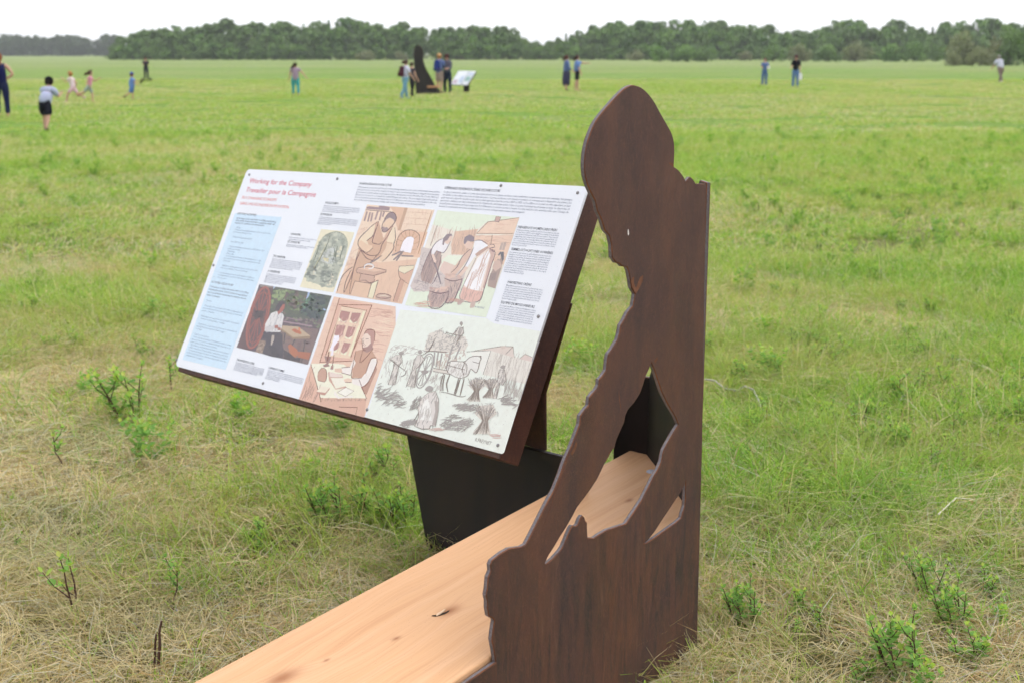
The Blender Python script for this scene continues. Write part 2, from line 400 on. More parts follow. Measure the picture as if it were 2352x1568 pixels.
# ------------------------------------------------------------------ bench with the steel figure
SEAT = GZ + 0.45
L0, L1, R0 = at_z(440, 1568, SEAT), at_z(1447, 1033, SEAT), at_z(1135, 1500, SEAT)
PD = (L1 - L0).normalized()                      # along the plank, away from the camera
PN = Vector((PD.y, -PD.x, 0))                    # towards its front side
PW = (R0 - L0).dot(PN)
BASE = Vector((R0.x, R0.y, GZ))
bench = empty('sculpture_bench', BASE, 'wooden bench with tall rust brown steel plate cut as a bending figure', 'bench')
TH = 0.012                                       # plate thickness
def plate(name, outer, holes, org, ux, uy, th, parent, mats, rim=0.0022):
    """flat steel plate from an outline in plane coordinates; the front face lies in the plane, thickness goes behind it"""
    cu = bpy.data.curves.new(name, 'CURVE'); cu.dimensions = '2D'; cu.fill_mode = 'BOTH'
    cu.extrude = th / 2 - rim; cu.bevel_depth = rim; cu.offset = -rim; cu.bevel_resolution = 0
    for pl in [outer] + holes:
        sp = cu.splines.new('POLY'); sp.points.add(len(pl) - 1); sp.use_cyclic_u = True
        for q, p in zip(sp.points, pl): q.co = (p[0], p[1], 0, 1)
    tmp = bpy.data.objects.new('tmp', cu); me = bpy.data.meshes.new_from_object(tmp); bpy.data.objects.remove(tmp)
    n = ux.cross(uy)
    mi = []
    for p in me.polygons:
        z = abs(p.normal.z); mi.append(0 if z > 0.98 else 2 if z > 0.15 else 1)
    M = Matrix(((ux.x, uy.x, n.x, 0), (ux.y, uy.y, n.y, 0), (ux.z, uy.z, n.z, 0), (0, 0, 0, 1)))
    o_ = org - n * (th / 2) - parent.location
    me.transform(Matrix.Translation(o_) @ M); me.name = name
    me.materials.clear()
    for m in mats: me.materials.append(m)
    me.polygons.foreach_set('material_index', mi); me.polygons.foreach_set('use_smooth', [False] * len(mi))
    o = bpy.data.objects.new(name, me); COL.objects.link(o); o.parent = parent
    return o
GAP = 0.003
PORG = BASE + PN * (TH + GAP)                    # front face plane of the plate
UP = Vector((0, 0, 1))
def pl(px, py):
    q = on_plane(px, py, PORG, PN) - PORG
    return (q.dot(PD), q.z)
z3 = lambda s: [(1066.9 + .29226 * x, 173.9 + .29226 * y) for x, y in s]
z4 = lambda s: [(1066.9 + .30237 * x, 616.4 + .30237 * y) for x, y in s]
z5 = lambda s: [(1066.9 + .35481 * x, 1011.6 + .35481 * y) for x, y in s]
right_up = z3([(1898, 1000), (1900, 862), (1893, 851), (1822, 849), (1797, 812), (1775, 796), (1757, 815), (1742, 833), (1720, 787), (1690, 748), (1660, 724), (1646, 723)])
head = z3([(1646, 723), (1650, 650), (1652, 560), (1642, 490), (1620, 430), (1580, 360), (1535, 280), (1500, 215), (1450, 145), (1400, 100), (1350, 79), (1315, 76), (1262, 100), (1195, 165),
           (1115, 255), (1040, 350), (992, 450), (958, 560), (944, 680), (950, 790), (982, 892), (1030, 985)])
back = z3([(1030, 985), (1045, 1060), (1080, 1135), (1105, 1218), (1142, 1258), (1158, 1330), (1163, 1430), (1192, 1472), (1222, 1478), (1240, 1500), (1278, 1505)])
side = z4([(1250, 25), (1262, 90), (1270, 150), (1298, 197), (1291, 240), (1283, 285), (1245, 330), (1215, 390), (1190, 430), (1180, 490), (1165, 540), (1130, 600), (1095, 650), (1086, 700), (1080, 768),
           (1052, 812), (1026, 838), (1022, 882), (1008, 910), (972, 950), (952, 975), (946, 1035), (908, 1080), (883, 1115), (876, 1182), (850, 1252), (815, 1342), (780, 1442)])
low = z5([(690, 40), (650, 132), (620, 222), (580, 322), (550, 372), (510, 452), (470, 532), (430, 612), (400, 668), (370, 684), (292, 695), (240, 725), (182, 770), (169, 800), (172, 842), (155, 882), (148, 962),
          (141, 1000), (150, 1040), (149, 1080), (158, 1135), (190, 1153), (195, 1167), (185, 1230), (178, 1290), (190, 1350), (203, 1374)])
outl = right_up[:-1] + [tuple(p) for p in catmull(head, 2)] + back[1:] + side + low
outline = [pl(*p) for p in outl]
lowz = SEAT - GZ - 0.010
endx = outline[-1][0]
outline[-1] = (endx, lowz)
rb = pl(1613.5, 1011.6); xr = pl(1066.9 + .35481 * 1500, 1566)[0]
outline = outline + [(-1.55, lowz), (-1.62, -0.08), (xr - 0.02, -0.08), (xr, pl(1599, 1566)[1]), rb]
hole1 = z4([(1420, 714), (1402, 768), (1376, 822), (1356, 890), (1335, 950), (1290, 1020), (1242, 1074), (1223, 1118), (1215, 1170), (1186, 1230), (1156, 1300), (1141, 1358), (1108, 1408), (1072, 1478)]) \
    + z5([(930, 100), (880, 210), (860, 250), (820, 312), (770, 380), (730, 432), (700, 490), (660, 560), (620, 622), (580, 690), (546, 742), (524, 788), (530, 796), (576, 760), (625, 706), (641, 680), (662, 630), (690, 562), (701, 546), (720, 552), (736, 540), (751, 500),
          (765, 481), (780, 495), (785, 519), (795, 523), (796, 575), (799, 625), (840, 628), (872, 605), (922, 576), (982, 556), (1046, 535), (1072, 498), (1112, 438), (1152, 378), (1192, 298), (1230, 222), (1252, 188), (1276, 135), (1286, 78)]) \
    + z4([(1515, 1376), (1546, 1318), (1592, 1238), (1627, 1183), (1601, 1120), (1546, 1030), (1501, 940), (1471, 850), (1441, 760)])
hole2 = z5([(1433, 262), (1418, 302), (1390, 350), (1350, 410), (1310, 470), (1270, 530), (1230, 592), (1190, 642), (1166, 662), (1176, 662), (1232, 626), (1302, 576), (1372, 526), (1406, 496), (1412, 470), (1428, 420), (1431, 350)])
plate('figure_plate', outline, [[pl(*p) for p in hole1], [pl(*p) for p in hole2]], PORG, PD, UP, TH, bench, [STEEL, EDGE, RUST])['label'] = 'rust brown steel plate cut as a bending figure with a hooded head'
# the wing bent back from the plate's right end
WB = PORG + PD * xr; WB.z = GZ
WDIR = (at_z(1486, 1042, SEAT) - at_z(1569, 1150, SEAT)).normalized()
WN = Vector((WDIR.y, -WDIR.x, 0))
wl = (at_z(1486, 1042, SEAT) - WB); wl.z = 0; WLEN = wl.dot(WDIR)
ztop = pl(1621, 420)[1]
xt = pl(1621, 420)[0] - xr
pback = on_plane(1484, 866, WB, WN); zb = pback.z - GZ + 0.03
wing = [(0.0, -0.08), (WLEN, -0.08), (WLEN, zb), (WLEN - 0.02, zb + 0.025), (0.20, ztop * 0.80), (0.09, ztop - 0.03), (0.07, ztop - 0.004), (0.0, ztop - 0.004)]
plate('wing_plate', wing, [], WB - PD * 0.004 - PN * TH * 0.5, WDIR, UP, TH, bench, [DSTEEL, EDGE, RUST])

EB = WB + WDIR * (WLEN + 0.004) - PN * TH * 0.5
EL = (at_z(1412, 1025, SEAT) - EB).dot(-PN)
plate('end_plate', [(0, -0.08), (EL, -0.08), (EL, zb - 0.03), (EL - 0.03, zb), (0, zb)], [], EB, -PN, UP, TH, bench, [DSTEEL, EDGE, RUST])

# the plank
def wood_mat():
    b = NB('planed_fir')
    tc = b.n('TexCoord').outputs['UV']                 # u along the plank, v across it, metres
    sx = b.n('SeparateXYZ', {0: tc}); u, v = sx.outputs[0], sx.outputs[1]
    warp = b.noise(b.n('Mapping', {0: tc, 'Scale': (1.6, 5.0, 1)}).outputs[0], 1.0, 3, 0.5)
    vv = b.math('ADD', v, b.math('MULTIPLY', warp, 0.085))
    knots = KNOTS; kn_mask = None
    for ku, kv, kr in knots:
        du = b.math('MULTIPLY', b.math('SUBTRACT', u, ku), 0.45); dv = b.math('SUBTRACT', v, kv)
        d2 = b.math('ADD', b.math('MULTIPLY', du, du), b.math('MULTIPLY', dv, dv))
        infl = b.math('EXPONENT', b.math('MULTIPLY', d2, -1.0 / (kr * kr * 2.2)))
        vv = b.math('ADD', vv, b.math('MULTIPLY', b.math('MULTIPLY', infl, b.math('SIGN', dv)), kr * 0.9))
        core = b.math('EXPONENT', b.math('MULTIPLY', d2, -1.0 / (kr * kr * 0.5)))
        kn_mask = core if kn_mask is None else b.math('MAXIMUM', kn_mask, core)
    cv = b.n('CombineXYZ', {0: b.math('MULTIPLY', u, 0.5), 1: vv}).outputs[0]
    band = b.noise(b.n('Mapping', {0: cv, 'Scale': (1.0, 26, 1)}).outputs[0], 1.0, 4, 0.55)
    finev = b.n('CombineXYZ', {0: b.math('MULTIPLY', u, 3.0), 1: b.math('MULTIPLY', vv, 240.0)}).outputs[0]
    fine = b.noise(finev, 1.0, 2, 0.5)
    broad = b.noise(b.n('Mapping', {0: tc, 'Scale': (1.2, 4.5, 1), 'Location': (3, 2, 0)}).outputs[0], 1.0, 3, 0.5)
    col = b.ramp(band, [(0.28, (0.55, 0.285, 0.145)), (0.42, (0.63, 0.36, 0.185)), (0.60, (0.665, 0.395, 0.22)), (0.78, (0.575, 0.315, 0.165))])
    col = b.mix(b.ramp(fine, [(0.42, 0.0), (0.72, 0.32)]), col, (0.42, 0.20, 0.09))
    col = b.mix(b.ramp(broad, [(0.5, 0.0), (0.75, 0.45)]), col, (0.66, 0.405, 0.23))
    col = b.mix(b.math('MULTIPLY', kn_mask, 0.9), col, (0.30, 0.115, 0.045))
    return b.done(col, 0.62, 0.3, b.bump(fine, 0.06, 0.002))
PT = 0.048; PLEN = (L1 - L0).length + 0.95
def to_plank(px, py):
    q = at_z(px, py, SEAT) - R0; return q.dot(PD), q.dot(PN)
KNOTS = [(*to_plank(1032, 1402), 0.022), (*to_plank(648, 1556), 0.028), (*to_plank(1262, 1295), 0.013), (*to_plank(910, 1465), 0.008), (*to_plank(750, 1515), 0.006), (*to_plank(1238, 1243), 0.015), (*to_plank(1445, 1148), 0.012), (*to_plank(1492, 1243), 0.012)]
e1 = to_plank(1447, 1033); c1 = to_plank(1486, 1042); c2 = to_plank(1569, 1150); c3 = (c2[0] + (c2[0] - c1[0]) / (c2[1] - c1[1]) * (0 - c2[1]), 0.0)
ped = [(e1[0] - PLEN, -PW), (e1[0], -PW), (c1[0], c1[1]), (c3[0], 0.0), (e1[0] - PLEN, 0.0)]
bm = bmesh.new(); uvl = bm.loops.layers.uv.new('UVMap')
tv, bv = [], []
for a, c in ped:
    q = R0 + PD * a + PN * c - BASE
    tv.append(bm.verts.new((q.x, q.y, SEAT - GZ))); bv.append(bm.verts.new((q.x, q.y, SEAT - GZ - PT)))
fs = [bm.faces.new(tv[::-1]), bm.faces.new(bv)]
for k in range(5): fs.append(bm.faces.new((tv[k], tv[(k + 1) % 5], bv[(k + 1) % 5], bv[k])))
bmesh.ops.recalc_face_normals(bm, faces=fs)
for f in bm.faces:
    for l in f.loops:
        q = l.vert.co + BASE - R0; l[uvl].uv = (q.dot(PD), q.dot(PN) + (l.vert.co.z - SEAT + GZ) * 0.6)
seat = bm_obj('seat_plank', bm, wood_mat(), bench); bevel(seat, 0.004, 2)
seat['label'] = 'smooth pale orange wooden seat plank with knots'
# split crack beside the big knot, bolt head
ku, kv = to_plank(1016, 1405)
def pk(a, c, z=0.0): return R0 + PD * a + PN * c - BASE + UP * (SEAT - GZ + z) - Vector((0, 0, R0.z - BASE.z))
cr = [(-.032, .002), (-.02, .010), (-.004, .015), (.012, .014), (.022, .009), (.008, .008), (-.008, .005), (-.02, 0.0), (-.03, -.012), (-.036, -.010)]
V = [pk(ku + x * 0.9, kv + y * 0.8, 0.0007) for x, y in cr]
mesh('crack', V, [tuple(range(len(V)))], plain('crack_dark', (0.030, 0.022, 0.014), 0.9), seat)
rl = [(-.030, .003), (-.014, .0045), (.004, .003), (.020, -.002), (.014, -.006), (-.004, -.004), (-.020, -.005)]
V = [pk(ku + x * 0.9, kv + y * 0.9, 0.0012) for x, y in rl] + [pk(ku + x * 0.6, kv + y * 0.6, 0.0030) for x, y in rl]
n = len(rl); mesh('splinter', V, [tuple(range(n, 2 * n))] + [(k, (k + 1) % n, n + (k + 1) % n, n + k) for k in range(n)], plain('splinter_wood', (0.70, 0.50, 0.33), 0.8), seat)
bu = at_z(1497, 1083, SEAT) - BASE
V, Fc = [], []
rings = [(0.0175, 0.0), (0.0175, 0.0018), (0.0140, 0.0042), (0.0070, 0.0060)]
for r_, h in rings:
    for k in range(20): V.append((bu.x + r_ * math.cos(k * .31416), bu.y + r_ * math.sin(k * .31416), SEAT - GZ + h))
for j in range(3):
    for k in range(20): Fc.append((j * 20 + k, j * 20 + (k + 1) % 20, (j + 1) * 20 + (k + 1) % 20, (j + 1) * 20 + k))
Fc.append(tuple(60 + k for k in range(20)))
mesh('bolt_head', V, Fc, BOLT, seat, smooth=True)
# inner support under the plank
for a in (-1.3, -0.35, xr - 0.30):
    bx = [R0 + PD * (a + sx) + PN * c - BASE for sx, c in ((-.006, -PW + .03), (.006, -PW + .03), (.006, -.004), (-.006, -.004))]
    V, Fc = prism([(p.x, p.y, -0.05) for p in bx], [(p.x, p.y, SEAT - GZ - PT - 0.001) for p in bx])
    mesh('support_plate', V, Fc, DSTEEL, bench)
# rear apron under the plank
bx = [R0 + PD * a + PN * c - BASE for a, c in ((e1[0] - PLEN + .05, -PW + .016), (e1[0] - .05, -PW + .016), (e1[0] - .05, -PW + .028), (e1[0] - PLEN + .05, -PW + .028))]
V, Fc = prism([(p.x, p.y, -0.05) for p in bx], [(p.x, p.y, SEAT - GZ - PT - 0.002) for p in bx])
mesh('rear_apron', V, Fc, DSTEEL, bench)
# white dropping and bare scratches on the plate
def fleck(name, pts, mat, lift=0.0006):
    V = []
    for p in pts:
        q = on_plane(p[0], p[1], PORG, PN) + PN * lift - BASE; V.append(q)
    mesh(name, V, [tuple(range(len(V)))], mat, bench)
fleck('white_fleck', z3([(1285, 1205), (1291, 1225), (1292, 1248), (1285, 1258), (1280, 1240), (1281, 1215)]), plain('white_fleck', (0.75, 0.72, 0.68), 0.8))
ORR = plain('orange_scuff', (0.17, 0.075, 0.042), 0.85, 0.2, 0.4, 60)
fleck('rust_scuff', z4([(1262, 95), (1275, 70), (1290, 62), (1285, 110), (1300, 150), (1330, 70), (1355, 52), (1352, 100), (1322, 160), (1302, 192), (1286, 172), (1272, 140)]), ORR)
fleck('rust_scuff', z4([(1168, 908), (1174, 960), (1188, 1058), (1182, 1058), (1172, 990)]), ORR)
fleck('rust_scuff', z4([(1436, 700), (1462, 672), (1466, 690), (1450, 716)]), ORR)
fleck('rust_scuff', z3([(1602, 690), (1645, 725), (1640, 690), (1615, 682)]), ORR)
fleck('rust_scuff', z3([(1698, 1130), (1706, 1134), (1704, 1152), (1694, 1145)]), ORR)
fleck('rust_scuff', z4([(845, 1310), (855, 1325), (845, 1370), (815, 1420), (805, 1400), (830, 1350)]), ORR)

# ------------------------------------------------------------------ information panel
AZ, TI, RO = R(-47.03), R(27.41), R(2.284)
PWD, PHT = 1.8342, 0.82445
pc = Vector((-0.54073, 4.3, 1.11746))
_u = Vector((math.cos(AZ), math.sin(AZ), 0)); _nh = Vector((math.sin(AZ), -math.cos(AZ), 0))
_v = UP * math.cos(TI) - _nh * math.sin(TI)
PU = _u * math.cos(RO) + _v * math.sin(RO); PV = -_u * math.sin(RO) + _v * math.cos(RO); PNn = PU.cross(PV)
G0 = at_z(988, 1292, GZ)                                        # left foot of the pedestal
sign = empty('information_sign', (G0.x, G0.y, GZ), 'large slanted white information panel with drawings on a dark steel stand', 'information sign')
SO = sign.location.copy()
def pan(px, py):
    q = on_plane(px, py, pc, PNn) - pc; return (q.dot(PU), q.dot(PV))
def P3(a, c, z=0.0): return pc + PU * a + PV * c + PNn * z - SO
def rrect(w, h, r, n=5):
    o = []
    for cx_, cy_, a0 in ((w - r, h - r, 0), (-w + r, h - r, 90), (-w + r, -h + r, 180), (w - r, -h + r, 270)):
        for k in range(n + 1):
            a = R(a0 + 90 * k / n); o.append((cx_ + r * math.cos(a), cy_ + r * math.sin(a)))
    return o
b = NB('white_panel'); nz = b.noise(b.coord('Object'), 3, 3)
WHITE = b.done(b.mix(nz, (0.79, 0.805, 0.85), (0.83, 0.845, 0.88)), 0.38, 0.4)
rr = rrect(PWD / 2, PHT / 2, 0.02)
V, Fc = prism([P3(x, y, -0.008) for x, y in rr], [P3(x, y, 0.0) for x, y in rr])
board = mesh('panel_board', V, Fc, WHITE, sign)
board['label'] = 'white printed board with rounded corners'
# steel tray behind the board
TD = 0.095
def boxpan(name, x0, x1, y0, y1, z0, z1, mat, parent=sign, bev=0.003):
    V, Fc = prism([P3(x, y, z0) for x, y in ((x0, y0), (x1, y0), (x1, y1), (x0, y1))], [P3(x, y, z1) for x, y in ((x0, y0), (x1, y0), (x1, y1), (x0, y1))])
    o = mesh(name, V, Fc, mat, parent)
    if bev: bevel(o, bev, 2)
    return o
boxpan('tray', -PWD / 2 + .012, PWD / 2 - .010, -PHT / 2 - .016, PHT / 2 - .012, -TD, -0.0095, STEEL)
# stand: two side cheeks, pedestal
UH = _u.copy(); NH = _nh.copy()
def ped_pt(px, py):
    q = on_plane(px, py, G0, NH); return q
def ped_plate(name, pix, th, mat, shift=0.0):
    pts = [ped_pt(*p) - NH * shift for p in pix]
    V, Fc = prism([p - NH * th - SO for p in pts], [p - SO for p in pts])
    o = mesh(name, V, Fc, mat, sign); bevel(o, 0.003, 1); return o
ped_plate('pedestal', [(992, 1325), (1330, 1425), (1345, 1062), (1210, 1028), (1080, 996), (1000, 976), (926, 958)], 0.02, DSTEEL)
ped_plate('support_plate', [(1100, 1000), (1241, 1038), (1240, 905), (1300, 700), (1100, 640)], 0.012, STEEL, 0.02)
# screws
for px, py in ((573, 402), (775, 411.5), (1151, 427), (1327, 443.5), (1237, 727), (1144, 1022), (843.5, 940), (604.5, 879.5), (406.5, 826), (491, 610)):
    a, c = pan(px, py); V, Fc = [], []
    for r_, h in ((0.0055, 0.0008), (0.0052, 0.0025), (0.0034, 0.004), (0.0012, 0.0043)):
        for k in range(12): V.append(P3(a + r_ * math.cos(k * .5236), c + r_ * math.sin(k * .5236), h))
    for j in range(3):
        for k in range(12): Fc.append((j * 12 + k, j * 12 + (k + 1) % 12, (j + 1) * 12 + (k + 1) % 12, (j + 1) * 12 + k))
    Fc.append(tuple(36 + k for k in range(12)))
    mesh('screw', V, Fc, plain('screw_steel', (0.24, 0.23, 0.23), 0.35, 0.6) if 'screw_steel' not in bpy.data.materials else bpy.data.materials['screw_steel'], board, smooth=True)

# ---- printed text
def ink(name, c):
    b = NB(name); return b.done(lin(c), 0.45, 0.35)
INK = {'red': ink('ink_red', 'dc5a72'), 'salmon': ink('ink_salmon', 'ec8e86'), 'head': ink('ink_heading', '51525f'), 'body': ink('ink_body', '83879a'), 'bold': ink('ink_bold', '5f6a80'), 'blue': ink('ink_bluebody', '7d94ab'), 'sig': ink('ink_signature', '7a6c66')}
_tc = bpy.data.curves.new('t', 'FONT'); _to = bpy.data.objects.new('t', _tc); _cache = {}
def glyphs(s, res=1, fat=0.0):
    _tc.body = s; _tc.resolution_u = res; _tc.offset = fat; _tc.size = 1.0
    me = bpy.data.meshes.new_from_object(_to)
    v = np.empty(len(me.vertices) * 3, np.float32); me.vertices.foreach_get('co', v); v = v.reshape(-1, 3)
    f = [tuple(p.vertices) for p in me.polygons]; bpy.data.meshes.remove(me)
    return v, f
_h, _ = glyphs('H'); CAPH = float(_h[:, 1].max())
class Block:
    def __init__(s): s.V = []; s.F = []
    def line(s, txt, a, c, width=None, cap=0.01, res=1, fat=0.0, shear=0.0, squeeze=0.86):
        v, f = glyphs(txt, res, fat)
        if not len(v): return
        k = cap / CAPH; w = float(v[:, 0].max()); kx = (width / w) if width else k * squeeze
        o = len(s.V)
        for x, y, _z in v: s.V.append(P3(a + x * kx + shear * y * k, c + y * k, 0.0006))
        s.F += [tuple(i + o for i in q) for q in f]
    def obj(s, name, mat): return mesh(name, s.V, s.F, mat, board)
def capm(px, py, h):           # pixel height -> metres on the board
    a = pan(px, py); b_ = pan(px + h * 0.3, py - h); return b_[1] - a[1]
def tline(name, txt, l, r, cap, mat, res=1, fat=0.0, shear=0.0):
    B = Block(); a = pan(*l); b_ = pan(*r)
    B.line(txt, a[0], a[1], b_[0] - a[0], capm(*l, cap), res, fat, shear); return B.obj(name, mat)
def para(name, lines, tl, tr, bl, cap, mat, ragged=(), fat=0.004):
    B = Block(); a = pan(*tl); b_ = pan(*tr); c = pan(*bl); n = max(1, len(lines) - 1); W_ = b_[0] - a[0]
    full = max(glyphs(t)[0][:, 0].max() for t in lines if t)
    h = capm(*tl, cap)
    for i, t in enumerate(lines):
        if not t: continue
        y = a[1] + (c[1] - a[1]) * i / n; x = a[0]
        w = float(glyphs(t)[0][:, 0].max())
        last = (i == len(lines) - 1 or not lines[i + 1] or w < 0.80 * full)
        B.line(t, x, y, None if last else W_, h, 1, fat, 0.0, W_ / full / (h / CAPH))
    return B.obj(name, mat)
tline('title_text', 'Working for the Company', (571.4, 420.4), (714.5, 428.4), 10.5, INK['red'], 3, 0.0, 0.12)
tline('title_text', 'Travailler pour la Compagnie', (563.3, 441), (724.6, 450.6), 10.5, INK['red'], 3, 0.0, 0.12)
tline('subtitle_text', 'IN A CHANGING ECONOMY', (555, 456.7), (635.5, 461.3), 6.2, INK['salmon'], 2, 0.0)
tline('subtitle_text', 'DANS UNE ÉCONOMIE EN MUTATION', (550.7, 470), (663, 477.5), 6.2, INK['salmon'], 2, 0.0)
HEADS = [('INCREASING RELIANCE ON AGRICULTURE', (825, 424), (899.6, 426.9)), ("DÉPENDANCE CROISSANTE À L'ÉGARD DE L'AGRICULTURE", (1020.9, 434.6), (1148, 441.8)),
    ('THE BLACKSMITH', (746.3, 468.2), (777, 469.8)), ('LE FORGERON', (735.7, 494.4), (761.9, 495.4)), ('THE HUNTERS', (666.7, 539.8), (690.6, 541.7)), ('LES CHASSEURS', (660, 557), (689.1, 559.2)),
    ('THE CARPENTER', (627.2, 590.5), (655.2, 593.2)), ('LE CHARPENTIER', (614.5, 624.5), (642.9, 627.1)), ('KEY FORT ACTIVITIES', (545.5, 493.1), (588.4, 496)), ('ACTIVITÉS CLÉS DU FORT', (485.8, 649.7), (535.8, 657.2)),
    ('THE APPRENTICE CLERK', (542.7, 827.1), (584.2, 836.2)), ("L'APPRENTI COMMIS", (616.4, 845.5), (652.8, 853.1)), ('INDIGENOUS WOMEN LABOURERS', (1189, 524.4), (1279.3, 532)), ('FEMMES AUTOCHTONES OUVRIÈRES', (1173.4, 574.8), (1269.5, 584.9)),
    ('HARVESTING CREWS', (1165.3, 650.6), (1220.4, 656.9)), ('ÉQUIPES DE MOISSONNEURS', (1150.1, 696.7), (1227.2, 708.6))]
for t, l, r in HEADS: tline('heading_text', t, l, r, 4.6 if l[0] < 1000 else 5.6, INK['head'], 1, 0.008)
